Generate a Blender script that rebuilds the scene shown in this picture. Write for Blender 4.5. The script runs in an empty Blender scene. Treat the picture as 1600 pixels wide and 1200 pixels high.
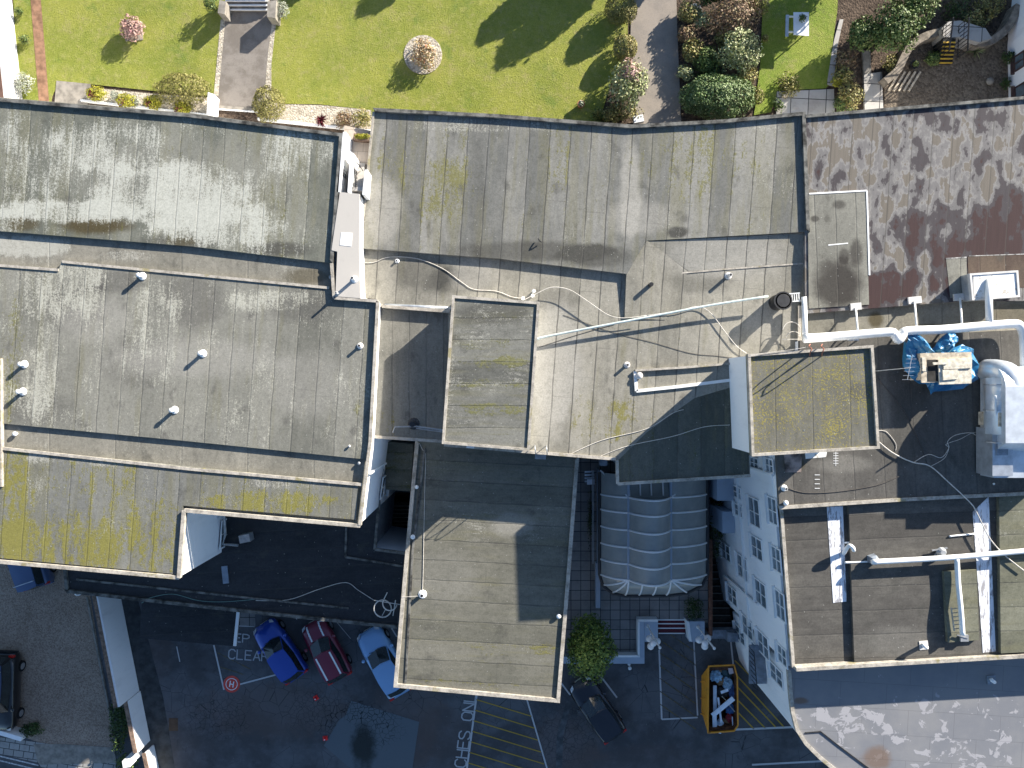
import bpy, bmesh, math, random
from mathutils import Vector, Matrix, noise as mnoise
random.seed(7)
scene = bpy.context.scene
COL = scene.collection
# ------------------------------------------------------------------ camera, sky, sun, exposure
F = 1100.0          # focal length in photo pixels (1600 wide)
H = 42.0            # drone height above the car park
cam_d = bpy.data.cameras.new('drone_camera'); cam = bpy.data.objects.new('drone_camera', cam_d); COL.objects.link(cam)
cam.location = (0, 0, H); cam_d.sensor_width = 36; cam_d.lens = F/1600*36; cam_d.clip_end = 2000
scene.camera = cam
ELEV = math.radians(19.4); SHX, SHY = -0.755, -0.656   # ground direction in which shadows fall
to_sun = Vector((-SHX*math.cos(ELEV), -SHY*math.cos(ELEV), math.sin(ELEV))).normalized()
world = bpy.data.worlds.new('World'); scene.world = world; world.use_nodes = True
wn = world.node_tree; bg = wn.nodes['Background']
sky = wn.nodes.new('ShaderNodeTexSky'); sky.sky_type = 'NISHITA'; sky.sun_disc = False
sky.sun_elevation = ELEV; sky.sun_rotation = math.atan2(-SHX, -SHY); sky.ozone_density = 3.5; sky.dust_density = 0.6
wn.links.new(sky.outputs[0], bg.inputs[0]); bg.inputs[1].default_value = 0.07
sd = bpy.data.lights.new('sun', 'SUN'); sd.energy = 5.0; sd.angle = math.radians(0.5); sd.color = (1.0, 0.93, 0.82)
sun = bpy.data.objects.new('sun', sd); COL.objects.link(sun); sun.location = (30, 30, 60)
sun.rotation_euler = to_sun.to_track_quat('Z', 'Y').to_euler()
vs = scene.view_settings; vs.view_transform = 'Standard'; vs.look = 'None'; vs.gamma = 1; vs.exposure = 1.52
scene.cycles.max_bounces = 6

# ------------------------------------------------------------------ helpers
def W(px, py, z=0.0):
    k = (H - z)/F
    return Vector(((px-800)*k, -(py-600)*k, z))
def lin(r, g, b):
    f = lambda c: ((c/255+.055)/1.055)**2.4 if c > 10 else c/255/12.92
    return (f(r), f(g), f(b), 1)
def tag(o, label=None, cat=None, group=None, kind=None):
    if label: o['label'] = label
    if cat: o['category'] = cat
    if group: o['group'] = group
    if kind: o['kind'] = kind
    return o
def empty(name, loc, label, cat, group=None, rz=0):
    o = bpy.data.objects.new(name, None); COL.objects.link(o); o.location = loc; o.rotation_euler = (0, 0, rz)
    o.empty_display_size = .3
    return tag(o, label, cat, group)
def pyobj(name, verts, faces, mat, parent=None, smooth=False):
    """mesh from WORLD coordinates; if parent is given vertices are re-expressed in its frame"""
    me = bpy.data.meshes.new(name)
    if parent is not None:
        inv = (Matrix.Translation(base_loc(parent)) @ Matrix.Rotation(base_rz(parent), 4, 'Z')).inverted()
        verts = [inv @ Vector(v) for v in verts]; org = Vector((0, 0, 0))
    else:
        xs = [v[0] for v in verts]; ys = [v[1] for v in verts]; zs = [v[2] for v in verts]
        org = Vector(((min(xs)+max(xs))/2, (min(ys)+max(ys))/2, min(zs)))
        verts = [Vector(v)-org for v in verts]
    me.from_pydata([tuple(v) for v in verts], [], faces); me.update()
    if isinstance(mat, (list, tuple)):
        for m in mat: me.materials.append(m)
    else: me.materials.append(mat)
    if smooth:
        for p in me.polygons: p.use_smooth = True
    o = bpy.data.objects.new(name, me); COL.objects.link(o)
    if parent is not None: o.parent = parent
    else: o.location = org
    return o
def base_loc(o):
    if o.parent is None: return o.location.copy()
    return base_loc(o.parent) + Matrix.Rotation(base_rz(o.parent), 3, 'Z') @ o.location
def base_rz(o):
    return o.rotation_euler.z + (base_rz(o.parent) if o.parent else 0)

class MB:
    """collects shapes, builds ONE mesh object"""
    def __init__(s): s.v = []; s.f = []
    def add(s, v, f):
        k = len(s.v); s.v += [Vector(a) for a in v]; s.f += [tuple(i+k for i in q) for q in f]; return s
    def box(s, c, size, rz=0, rx=0, ry=0):
        R = Matrix.Rotation(rz, 3, 'Z') @ Matrix.Rotation(ry, 3, 'Y') @ Matrix.Rotation(rx, 3, 'X')
        v = [Vector(c) + R @ Vector((sx*size[0]/2, sy*size[1]/2, sz*size[2]/2)) for sz in (-1, 1) for sy in (-1, 1) for sx in (-1, 1)]
        return s.add(v, [(0,2,3,1),(4,5,7,6),(0,1,5,4),(2,6,7,3),(0,4,6,2),(1,3,7,5)])
    def prism(s, pts, z0, z1):
        """pts: world xy list"""
        a = sum(pts[i][0]*pts[(i+1)%len(pts)][1]-pts[(i+1)%len(pts)][0]*pts[i][1] for i in range(len(pts)))
        if a < 0: pts = pts[::-1]
        n = len(pts)
        v = [(p[0], p[1], z0) for p in pts] + [(p[0], p[1], z1) for p in pts]
        f = [tuple(range(n, 2*n)), tuple(reversed(range(n)))] + [(i, (i+1)%n, n+(i+1)%n, n+i) for i in range(n)]
        return s.add(v, f)
    def bar(s, a, b, w, h=None, up=Vector((0,0,1))):
        a = Vector(a); b = Vector(b); h = w if h is None else h
        d = (b-a); L = d.length
        if L < 1e-6: return s
        d /= L
        if abs(d.dot(up)) > .98: up = Vector((0, 1, 0))
        x = d.cross(up).normalized(); y = x.cross(d)
        v = [p + x*sx*w/2 + y*sy*h/2 for p in (a, b) for sy in (-1, 1) for sx in (-1, 1)]
        return s.add(v, [(0,2,3,1),(4,5,7,6),(0,1,5,4),(2,6,7,3),(0,4,6,2),(1,3,7,5)])
    def tube(s, path, r, n=8, cap=True, r2=None):
        path = [Vector(p) for p in path]; m = len(path); rings = []
        prev = None
        for i, p in enumerate(path):
            d = (path[min(i+1, m-1)] - path[max(i-1, 0)]).normalized()
            if prev is None:
                u = Vector((0, 0, 1)) if abs(d.z) < .9 else Vector((1, 0, 0))
                x = d.cross(u).normalized()
            else:
                x = (prev - d*prev.dot(d))
                x = x.normalized() if x.length > 1e-6 else d.orthogonal().normalized()
            prev = x; y = d.cross(x)
            rr = r if r2 is None else r + (r2-r)*i/(m-1)
            rings.append([p + (x*math.cos(2*math.pi*k/n) + y*math.sin(2*math.pi*k/n))*rr for k in range(n)])
        v = [q for R in rings for q in R]
        f = [(i*n+k, i*n+(k+1)%n, (i+1)*n+(k+1)%n, (i+1)*n+k) for i in range(m-1) for k in range(n)]
        if cap: f += [tuple(reversed(range(n))), tuple(range((m-1)*n, m*n))]
        return s.add(v, f)
    def lathe(s, c, prof, n=16, sx=1, sy=1):
        """prof: list of (r, z)"""
        c = Vector(c); m = len(prof)
        v = [c + Vector((r*math.cos(2*math.pi*k/n)*sx, r*math.sin(2*math.pi*k/n)*sy, z)) for r, z in prof for k in range(n)]
        f = [(i*n+k, i*n+(k+1)%n, (i+1)*n+(k+1)%n, (i+1)*n+k) for i in range(m-1) for k in range(n)]
        f += [tuple(reversed(range(n))), tuple(range((m-1)*n, m*n))]
        return s.add(v, f)
    def ball(s, c, r, n=12, sz=1):
        prof = [(max(r*math.sin(math.pi*i/8), .001), -r*sz*math.cos(math.pi*i/8)) for i in range(9)]
        return s.lathe(c, prof, n)
    def build(s, name, mat, parent=None, smooth=False): return pyobj(name, s.v, s.f, mat, parent, smooth)

def smooth_path(pts, k=6):
    pts = [Vector(p) for p in pts]; out = []
    for i in range(len(pts)-1):
        p0 = pts[max(i-1, 0)]; p1 = pts[i]; p2 = pts[i+1]; p3 = pts[min(i+2, len(pts)-1)]
        for j in range(k):
            t = j/k
            out.append(.5*((2*p1)+(-p0+p2)*t+(2*p0-5*p1+4*p2-p3)*t*t+(-p0+3*p1-3*p2+p3)*t**3))
    out.append(pts[-1]); return out
def wp(pts, z): return [tuple(W(x, y, z)[:2]) for x, y in pts]
def area(p): return sum(p[i][0]*p[(i+1)%len(p)][1]-p[(i+1)%len(p)][0]*p[i][1] for i in range(len(p)))/2
def inset(pts, w):
    if area(pts) < 0: pts = pts[::-1]
    n = len(pts); out = []
    for i in range(n):
        a = Vector(pts[i-1]); b = Vector(pts[i]); c = Vector(pts[(i+1) % n])
        d1 = (b-a).normalized(); d2 = (c-b).normalized()
        n1 = Vector((-d1.y, d1.x)); n2 = Vector((-d2.y, d2.x))
        k = n1 + n2; k = k/max(k.dot(n1), .25)
        out.append(tuple(b + k*w))
    return pts, out
def kerb_mb(pts_px, z, h=.16, w=.16, out=.04, mb=None, skip=()):
    """upstand round a roof. pts in px on the level z"""
    mb = mb or MB()
    pw = wp(pts_px, z); flip = area(pw) < 0
    n = len(pw)
    sk = set((n-1-1-i) % n if flip else i for i in skip)
    pts, inn = inset(pw, w); _, outp = inset(pw, -out)
    for i in range(n):
        if i in sk: continue
        j = (i+1) % n; a, b, c, d = outp[i], outp[j], inn[j], inn[i]
        mb.add([(a[0],a[1],z-.12),(b[0],b[1],z-.12),(c[0],c[1],z-.12),(d[0],d[1],z-.12),
                (a[0],a[1],z+h),(b[0],b[1],z+h),(c[0],c[1],z+h),(d[0],d[1],z+h)],
               [(4,5,6,7),(0,3,2,1),(0,1,5,4),(2,3,7,6),(1,2,6,5),(3,0,4,7)])
    return mb
def line_mb(pts_px, z, h, w, mb=None):
    mb = mb or MB()
    P = [W(x, y, z) for x, y in pts_px]
    for a, b in zip(P, P[1:]): mb.bar(a+Vector((0,0,h/2-.02)), b+Vector((0,0,h/2-.02)), w, h+.04)
    return mb
def sheet(name, pts_px, z, mat, kind='structure', t=None):
    """flat layer: prism t thick whose top is at z"""
    mb = MB(); mb.prism(wp(pts_px, z), z-(t or .003), z)
    o = mb.build(name, mat); o['kind'] = kind; return o

# ------------------------------------------------------------------ materials
class NT:
    def __init__(s, name, rough=.85):
        s.m = bpy.data.materials.new(name); s.m.use_nodes = True; s.t = s.m.node_tree; s.b = s.t.nodes['Principled BSDF']
        s.b.inputs['Roughness'].default_value = rough
        if rough > .6: s.b.inputs['Specular IOR Level'].default_value = .25
    def nd(s, typ, **kw):
        n = s.t.nodes.new(typ)
        for k, v in kw.items(): setattr(n, k, v)
        return n
    def put(s, n, i, v):
        if isinstance(v, bpy.types.NodeSocket): s.t.links.new(v, n.inputs[i])
        elif v is not None: n.inputs[i].default_value = v
    def math(s, op, a, b=None, c=None, clamp=False):
        n = s.nd('ShaderNodeMath', operation=op, use_clamp=clamp); s.put(n, 0, a); s.put(n, 1, b)
        if c is not None: s.put(n, 2, c)
        return n.outputs[0]
    def mul(s, a, b): return s.math('MULTIPLY', a, b)
    def addm(s, a, b): return s.math('ADD', a, b)
    def step(s, v, a, b):
        n = s.nd('ShaderNodeMapRange', interpolation_type='SMOOTHSTEP'); s.put(n, 0, v)
        n.inputs[1].default_value = a; n.inputs[2].default_value = b; return n.outputs[0]
    def mix(s, f, a, b, mode='MIX'):
        n = s.nd('ShaderNodeMix', data_type='RGBA', blend_type=mode); n.clamp_factor = True
        s.put(n, 0, f); s.put(n, 6, a); s.put(n, 7, b); return n.outputs[2]
    def pos(s):
        return s.nd('ShaderNodeNewGeometry').outputs['Position']
    def objc(s): return s.nd('ShaderNodeTexCoord').outputs['Object']
    def mapv(s, v, rz=0, sc=(1,1,1), loc=(0,0,0)):
        n = s.nd('ShaderNodeMapping'); s.put(n, 0, v); n.inputs[1].default_value = loc
        n.inputs[2].default_value = (0, 0, rz); n.inputs[3].default_value = sc; return n.outputs[0]
    def noise(s, v, scale, detail=4, rough=.55, dist=0):
        n = s.nd('ShaderNodeTexNoise'); s.put(n, 'Vector', v); n.inputs['Scale'].default_value = scale
        n.inputs['Detail'].default_value = detail; n.inputs['Roughness'].default_value = rough; n.inputs['Distortion'].default_value = dist
        return n.outputs[0]
    def vor(s, v, scale, feature='F1', out=0, rnd=1):
        n = s.nd('ShaderNodeTexVoronoi', feature=feature); s.put(n, 'Vector', v); n.inputs['Scale'].default_value = scale
        n.inputs['Randomness'].default_value = rnd
        return n.outputs[out]
    def bump(s, h, strength=.3, dist=.02):
        n = s.nd('ShaderNodeBump'); s.put(n, 'Height', h); n.inputs['Strength'].default_value = strength; n.inputs['Distance'].default_value = dist
        s.t.links.new(n.outputs[0], s.b.inputs['Normal'])
    def color(s, c): s.put(s.b, 'Base Color', c)
    def blobs(s, p, zones, z, jit=.5, seed=0.0):
        """stain shapes at real places: zones = (px,py,rx,ry,strength)"""
        tot = None
        jn = s.noise(s.mapv(p, loc=(seed, seed*.7, 0)), 1.3, 5, .65)
        jn = s.math('MULTIPLY_ADD', jn, jit*2, -jit)
        for (px, py, rx, ry, st) in zones:
            c = W(px, py, z); k = (H-z)/F
            v = s.mapv(p, sc=(1/(rx*k), 1/(ry*k), 0), loc=(-c.x/(rx*k), -c.y/(ry*k), 0))
            n = s.nd('ShaderNodeVectorMath', operation='LENGTH'); s.put(n, 0, v)
            d = s.addm(n.outputs['Value'], jn)
            m = s.nd('ShaderNodeMapRange', interpolation_type='SMOOTHSTEP'); s.put(m, 0, d)
            m.inputs[1].default_value = 1.15; m.inputs[2].default_value = .55; m.inputs[3].default_value = 0; m.inputs[4].default_value = st
            tot = m.outputs[0] if tot is None else s.addm(tot, m.outputs[0])
        return tot

def simple(name, col, rough=.6, metal=0, var=.12, scale=3, bump=0, coat=0, spec=None):
    n = NT(name, rough)
    c = col if len(col) == 4 else (*col, 1)
    p = n.pos(); f = n.noise(p, scale, 5, .6)
    dark = tuple(x*(1-var*1.6) for x in c[:3])+(1,); light = tuple(min(x*(1+var), 1) for x in c[:3])+(1,)
    n.color(n.mix(n.step(f, .3, .7), dark, light))
    n.b.inputs['Metallic'].default_value = metal
    if coat: n.b.inputs['Coat Weight'].default_value = coat; n.b.inputs['Coat Roughness'].default_value = .08
    if spec is not None: n.b.inputs['Specular IOR Level'].default_value = spec
    if bump: n.bump(n.noise(p, scale*8, 4), bump, .01)
    return n.m

def felt(name, z, ang=0, w=1.0, base=((.17,.165,.155),(.24,.235,.22)), moss=0.0, mossc=(.2,.175,.03), lich=0.0, lichc=(.42,.41,.36),
         seam=.5, mosszones=(), darkzones=(), lichzones=(), palezones=(), brownzones=(), lap=5.0, strip=.5, seed=0., darkc=(.07,.068,.06), fine=.5, off=0., lapw=.35, mfine=0., olive=-.06):
    """torch-on roofing felt laid in strips; ang = direction (degrees) in which strips run, 90 = along image y"""
    n = NT(name, .9)
    p = n.pos()
    q = n.mapv(p, rz=math.radians(90-ang), loc=(off, 0, 0))        # strips now run along local y
    wob = n.math('MULTIPLY_ADD', n.noise(q, .9, 3), .10, -.05)
    sx = n.nd('ShaderNodeSeparateXYZ'); n.put(sx, 0, q)
    u = n.math('DIVIDE', n.addm(sx.outputs[0], wob), w)
    fl = n.math('FLOOR', u); fr = n.math('SUBTRACT', u, fl)
    wnz = n.nd('ShaderNodeTexWhiteNoise', noise_dimensions='1D'); n.put(wnz, 'W', n.addm(fl, seed)); A = wnz.outputs['Value']
    wnz2 = n.nd('ShaderNodeTexWhiteNoise', noise_dimensions='1D'); n.put(wnz2, 'W', n.addm(fl, seed+31.7)); B = wnz2.outputs['Value']
    edge = n.math('MINIMUM', fr, n.math('SUBTRACT', 1.0, fr))
    seamm = n.math('SUBTRACT', 1.0, n.step(edge, .012/w, .045/w))
    halo = n.math('SUBTRACT', 1.0, n.step(edge, .02/w, .17/w))
    fadem = n.math('MULTIPLY_ADD', n.step(n.noise(q, .7, 3), .35, .6), .65, .35)
    v = n.addm(n.math('DIVIDE', sx.outputs[1], lap), n.mul(A, 7.0))
    vf = n.math('FRACT', v)
    lapm = n.math('SUBTRACT', 1.0, n.step(vf, .004, .014))
    big = n.noise(n.mapv(q, sc=(1.0, .55, 1), loc=(seed, seed, 0)), .55, 6, .62)
    mid = n.noise(n.mapv(q, sc=(1.6, .7, 1), loc=(-seed, 2*seed, 0)), 2.0, 6, .7)
    fin = n.noise(p, 14, 4, .75)
    streak = n.noise(n.mapv(q, sc=(6.0, .35, 1)), 1.0, 4, .6)
    tone = n.addm(n.addm(n.mul(A, strip), n.mul(big, 1.0)), n.addm(n.mul(mid, .7), n.mul(streak, .35)))
    t = n.step(tone, .72+strip*.3, 1.38+strip*.6)
    c = n.mix(t, (base[0][0]*.96, base[0][1]*.96, base[0][2]*.9, 1), (base[1][0]*1.06, base[1][1]*1.05, base[1][2]*.99, 1))
    film = n.mul(n.step(n.addm(n.noise(n.mapv(q, sc=(2.6, .28, 1), loc=(seed, 3, 0)), 1.0, 4, .6), n.math('MULTIPLY_ADD', B, .12, olive)), .5, .74), .4)
    c = n.mix(film, c, (.175, .163, .09, 1))
    # damp dirt clumps
    dk = n.mul(n.step(n.noise(n.mapv(q, sc=(1.3, .8, 1), loc=(3*seed, 5, 0)), 1.1, 5, .6), .56, .72), .55)
    if darkzones: dk = n.math('MAXIMUM', dk, n.mul(n.blobs(p, darkzones, z, .35, seed), n.math('MULTIPLY_ADD', B, .4, .7)))
    c = n.mix(n.math('MINIMUM', dk, 1.0), c, (*darkc, 1))
    if brownzones: c = n.mix(n.math('MINIMUM', n.blobs(p, brownzones, z, .3, seed+2), 1.0), c, (.075, .06, .03, 1))
    if palezones: c = n.mix(n.math('MINIMUM', n.blobs(p, palezones, z, .4, seed+4), 1.0), c, (.34, .325, .29, 1))
    # moss
    mz = n.math('MULTIPLY_ADD', A, .06, moss+.03)
    if mosszones: mz = n.addm(mz, n.blobs(p, mosszones, z, .5, seed+7))
    mv = n.addm(n.addm(n.mul(n.noise(n.mapv(q, sc=(2.4, .6, 1), loc=(seed*2, 0, 0)), 1.2, 6, .8), .55), n.mul(n.noise(p, 7, 6, .85), .45)), n.mul(halo, .045))
    mm = n.step(n.addm(mv, mz), .60, .72)
    mcol = n.mix(n.noise(p, 22, 3), (*[x*.55 for x in mossc], 1), (*[x*1.35 for x in mossc], 1))
    if mfine: mm = n.math('MAXIMUM', n.mul(mm, .5), n.step(n.addm(n.noise(p, 11, 4, .75), n.mul(n.noise(p, .8, 4, .6), .35)), .72-mfine, .84-mfine))
    sm = n.step(n.addm(n.noise(p, 16, 5, .9), n.mul(mm, .35)), .55, .75)
    mm = n.mul(mm, n.math('MULTIPLY_ADD', sm, .6, .3)); c = n.mix(mm, c, mcol)
    # lichen
    lz = n.math('MULTIPLY_ADD', B, .05, lich+.045)
    if lichzones: lz = n.addm(lz, n.blobs(p, lichzones, z, .5, seed+9))
    lv = n.addm(n.addm(n.mul(n.noise(p, 10, 6, .95), .6), n.mul(halo, .02)), n.addm(n.mul(n.noise(n.mapv(q, sc=(4.0, .5, 1), loc=(0, seed, 0)), 1.6, 6, .75), .3), n.mul(n.noise(n.mapv(q, loc=(seed, 0, 0)), .6, 3, .5), .25)))
    lm = n.mul(n.step(n.addm(lv, lz), .66, .755), .85)
    c = n.mix(lm, c, (*lichc, 1))
    # specks
    sp = n.math('SUBTRACT', 1.0, n.step(n.vor(p, 3.0), .04, .08))
    c = n.mix(n.mul(sp, .6), c, (.5, .5, .46, 1))
    gr2 = n.noise(p, 5.5, 8, .9); c = n.mix(n.mul(n.step(gr2, .44, .66), .55), c, n.mix(1.0, c, (.55, .56, .54, 1), 'MULTIPLY'))
    c = n.mix(n.mul(n.step(fin, .35, .72), fine), c, n.mix(1.0, c, (.55, .55, .55, 1), 'MULTIPLY'))
    c = n.mix(n.mul(n.mul(n.math('MAXIMUM', seamm, n.mul(lapm, lapw)), seam), fadem), c, (.05, .048, .045, 1))
    n.color(c)
    hgt = n.addm(n.mul(fin, .5), n.addm(n.mul(lm, .4), n.addm(n.mul(mm, .5), n.mul(n.math('SUBTRACT', 1.0, seamm), .6))))
    n.bump(hgt, .6, .015)
    return n.m

# white render, with dirt
def render_mat(name, col=(.86,.86,.86)):
    n = NT(name, .8); p = n.pos()
    d = n.noise(n.mapv(p, sc=(1, 1, .3)), 1.5, 6, .7); g = n.noise(p, 9, 4)
    c = n.mix(n.step(d, .48, .85), (*col, 1), (*[x*.82 for x in col], 1))
    c = n.mix(n.mul(n.step(g, .6, .8), .3), c, (.45, .43, .38, 1)); n.color(c); n.bump(g, .2, .01); return n.m
M_white = render_mat('white_render')
M_paint = render_mat('white_paint', (.8, .8, .79))
M_kerb = NT('kerb_felt', .9); _p = M_kerb.pos(); _f = M_kerb.noise(_p, 2.2, 8, .85); _g = M_kerb.noise(_p, 11, 4, .8)
_c = M_kerb.mix(M_kerb.step(_f, .38, .64), (.47, .43, .37, 1), (.22, .2, .17, 1)); _c = M_kerb.mix(M_kerb.mul(M_kerb.step(_g, .55, .7), .6), _c, (.5, .47, .4, 1))
M_kerb.color(M_kerb.mix(M_kerb.mul(M_kerb.step(M_kerb.noise(_p, 1.1, 4), .6, .7), .5), _c, (.26, .22, .06, 1))); M_kerb.bump(_g, .5, .015); M_kerb = M_kerb.m
M_kerb_dark = simple('kerb_dark', (.14,.137,.125), .9, 0, .5, 2.2, .5)
M_grey = simple('grey_metal', (.32,.33,.34), .45, .3, .15, 4)
M_dark = simple('dark_metal', (.03,.03,.032), .5, .2, .2, 5)
M_black = simple('black_plastic', (.015,.015,.017), .5, 0, .2, 5)
M_cable = simple('pale_cable', (.6,.56,.5), .6, 0, .15, 6)
M_cable_dark = simple('dark_cable', (.06,.05,.045), .6, 0, .15, 6)
M_cable_green = simple('green_cable', (.12,.22,.2), .5)
M_glass = simple('window_glass', (.13,.17,.2), .08, 0, .2, 2, spec=.8)
M_duct = simple('white_duct', (.82,.82,.8), .45, 0, .06, 2)
M_galv = simple('galvanised_sheet', (.5,.53,.56), .35, .6, .12, 3)
M_wood = simple('raw_plywood', (.5,.43,.33), .75, 0, .25, 5, .2)
M_wood2 = simple('pale_timber', (.6,.55,.45), .75, 0, .2, 6, .2)
M_brown = simple('brown_stone', (.22,.15,.11), .9, 0, .3, 6, .3)
M_concrete = simple('concrete', (.27,.245,.21), .9, 0, .2, 3, .3)
M_terra = simple('terracotta', (.4,.18,.1), .8)
M_bark = simple('bark', (.08,.06,.04), .95, 0, .3, 12, .5)
M_lead = simple('lead_sheet', (.22,.25,.29), .5, .2, .2, 3)
M_blue_wall = render_mat('blue_grey_paint', (.36, .42, .5))
M_road_white = simple('road_paint_white', (.55,.56,.56), .8, 0, .3, 14)

def asphalt():
    n = NT('asphalt', .88); p = n.pos()
    b = n.noise(p, .35, 6, .65); m = n.noise(p, 2.2, 6, .7); f = n.noise(p, 30, 3, .8)
    c = n.mix(n.step(b, .38, .62), (.072, .072, .076, 1), (.125, .13, .14, 1))
    c = n.mix(n.mul(n.step(m, .5, .75), .5), c, (.14, .145, .155, 1)); oil = n.step(n.noise(n.mapv(p, loc=(7, 2, 0)), .9, 5, .7), .58, .7); c = n.mix(n.mul(oil, .5), c, (.04, .04, .042, 1))
    red = n.blobs(p, [(430,1110,130,50,.9),(640,1110,60,110,.8),(880,1170,70,60,.9),(1000,1190,120,30,.5),(250,990,25,70,.6),(690,1150,60,60,.5)], 0, .6, 3)
    c = n.mix(n.mul(red, .55), c, (.12, .092, .082, 1))
    crackn = n.vor(n.mapv(p, loc=(.3, .1, 0)), 1.1, 'DISTANCE_TO_EDGE'); crackf = n.vor(p, 3.4, 'DISTANCE_TO_EDGE')
    zone = n.blobs(p, [(560,1130,60,40,1),(340,1120,60,40,.8),(500,1110,60,40,.7),(880,1150,60,60,.6),(1250,1080,30,60,.5)], 0, .6, 8)
    ck = n.math('MAXIMUM', n.mul(n.math('SUBTRACT', 1.0, n.step(crackf, .012, .05)), zone), n.mul(n.math('SUBTRACT', 1.0, n.step(crackn, .004, .012)), n.step(b, .5, .55)))
    c = n.mix(n.mul(ck, .75), c, (.012, .012, .013, 1))
    c = n.mix(n.mul(n.step(f, .3, .8), .45), c, n.mix(1.0, c, (.5, .5, .5, 1), 'MULTIPLY'))
    sp = n.math('SUBTRACT', 1.0, n.step(n.vor(p, 1.3), .015, .035)); c = n.mix(n.mul(sp, .6), c, (.3, .3, .3, 1))
    n.color(c); n.bump(n.addm(f, n.mul(ck, -1.0)), .5, .01); return n.m
M_asphalt = asphalt()
def patch_mat():
    n = NT('asphalt_patch', .85); p = n.pos()
    f = n.noise(p, 26, 3, .8); ck = n.math('SUBTRACT', 1.0, n.step(n.vor(p, 3.6, 'DISTANCE_TO_EDGE'), .012, .045))
    z = n.blobs(p, [(590,1125,45,45,1),(560,1110,40,20,1)], 0, .6, 2); dark = n.blobs(p, [(568,1165,22,38,1)], 0, .5, 5)
    c = n.mix(n.mul(n.step(f, .3, .8), .5), (.12, .14, .155, 1), (.085, .098, .11, 1))
    c = n.mix(dark, c, (.03, .036, .036, 1)); c = n.mix(n.mul(n.mul(ck, z), .8), c, (.015, .018, .02, 1))
    n.color(c); n.bump(f, .4, .01); return n.m
def gravel_mat(name, a, b, scale=18, dark=.45):
    n = NT(name, .95); p = n.pos()
    ce = n.nd('ShaderNodeTexVoronoi'); n.put(ce, 'Vector', p); ce.inputs['Scale'].default_value = scale
    sep = n.nd('ShaderNodeSeparateColor'); n.put(sep, 0, ce.outputs['Color'])
    c = n.mix(sep.outputs[0], (*a, 1), (*b, 1))
    big = n.noise(p, .5, 5, .6); c = n.mix(n.mul(n.step(big, .35, .7), dark), c, n.mix(1.0, c, (.6, .57, .56, 1), 'MULTIPLY'))
    n.color(c); n.bump(n.math('SUBTRACT', 1.0, ce.outputs['Distance']), .9, .03); return n.m
M_gravel = gravel_mat('brown_gravel', (.24,.175,.13), (.42,.33,.26), 16)
M_pebble = gravel_mat('pale_pebbles', (.3,.26,.2), (.62,.56,.46), 12, .3)
M_soil = gravel_mat('bare_soil', (.05,.035,.025), (.13,.095,.07), 9, .6)
def lawn_mat(name, c1, c2, c3):
    n = NT(name, .9); p = n.pos()
    b = n.noise(p, .45, 5, .65); m = n.noise(p, 3.0, 6, .75); f = n.noise(p, 16, 5, .8)
    c = n.mix(n.step(b, .35, .65), (*c1, 1), (*c2, 1)); c = n.mix(n.mul(n.step(m, .45, .75), .7), c, (*c3, 1))
    c = n.mix(n.mul(n.step(f, .42, .7), .7), c, n.mix(1.0, c, (.45, .5, .4, 1), 'MULTIPLY'))
    w_ = n.noise(p, 1.2, 8, .85); c = n.mix(n.mul(n.step(w_, .5, .68), .5), c, (.33, .27, .14, 1)); d_ = n.noise(n.mapv(p, loc=(9, 4, 0)), .8, 6, .8); c = n.mix(n.mul(n.step(d_, .54, .7), .6), c, (.1, .17, .03, 1))
    n.color(c); n.bump(n.addm(f, n.mul(m, .6)), 1.0, .06); return n.m
M_lawn = lawn_mat('lawn', (.22,.25,.04), (.29,.30,.055), (.38,.36,.13))
M_lawn2 = lawn_mat('lawn_bright', (.18,.25,.03), (.24,.29,.045), (.33,.33,.09))
def paving_mat(name, c1, c2, rz=0, sx=.62, sy=.62, mortar=(.04,.04,.04), off=.5, ms=.02):
    n = NT(name, .85); p = n.mapv(n.pos(), rz=rz)
    b = n.nd('ShaderNodeTexBrick'); n.put(b, 'Vector', p); b.inputs['Scale'].default_value = 1; b.offset = off
    b.inputs['Brick Width'].default_value = sx; b.inputs['Row Height'].default_value = sy; b.inputs['Mortar Size'].default_value = ms
    b.inputs['Color1'].default_value = (*c1, 1); b.inputs['Color2'].default_value = (*c2, 1); b.inputs['Mortar'].default_value = (*mortar, 1)
    f = n.noise(p, 1.7, 6, .7)
    c = n.mix(n.mul(n.step(f, .45, .75), .5), b.outputs[0], n.mix(1.0, b.outputs[0], (.55, .5, .5, 1), 'MULTIPLY'))
    n.color(c); n.bump(n.noise(p, 20, 3), .25, .01); return n.m
M_pave = paving_mat('terrace_paving', (.18,.175,.175), (.26,.25,.24), 0, .58, .58, off=0)
M_footway = paving_mat('footway_paving', (.3,.29,.27), (.36,.35,.33), .15, .6, .4)
M_slabs = paving_mat('pale_slabs', (.36,.34,.31), (.45,.43,.4), .05, .9, .9, off=0)
def path_mat(name='path', a=(.27,.235,.2), b=(.17,.15,.13)):
    n = NT(name, .9); p = n.pos()
    f = n.noise(p, 1.1, 7, .7); g = n.noise(p, 18, 4, .7)
    c = n.mix(n.step(f, .42, .62), (*a, 1), (*b, 1)); c = n.mix(n.mul(n.step(g, .5, .8), .5), c, (.09, .08, .065, 1))
    n.color(c); n.bump(g, .5, .01); return n.m
M_path = path_mat('tarmac_path', (.24,.215,.19), (.17,.15,.13)); M_path2 = path_mat('concrete_path', (.3,.26,.22), (.25,.22,.19))
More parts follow.
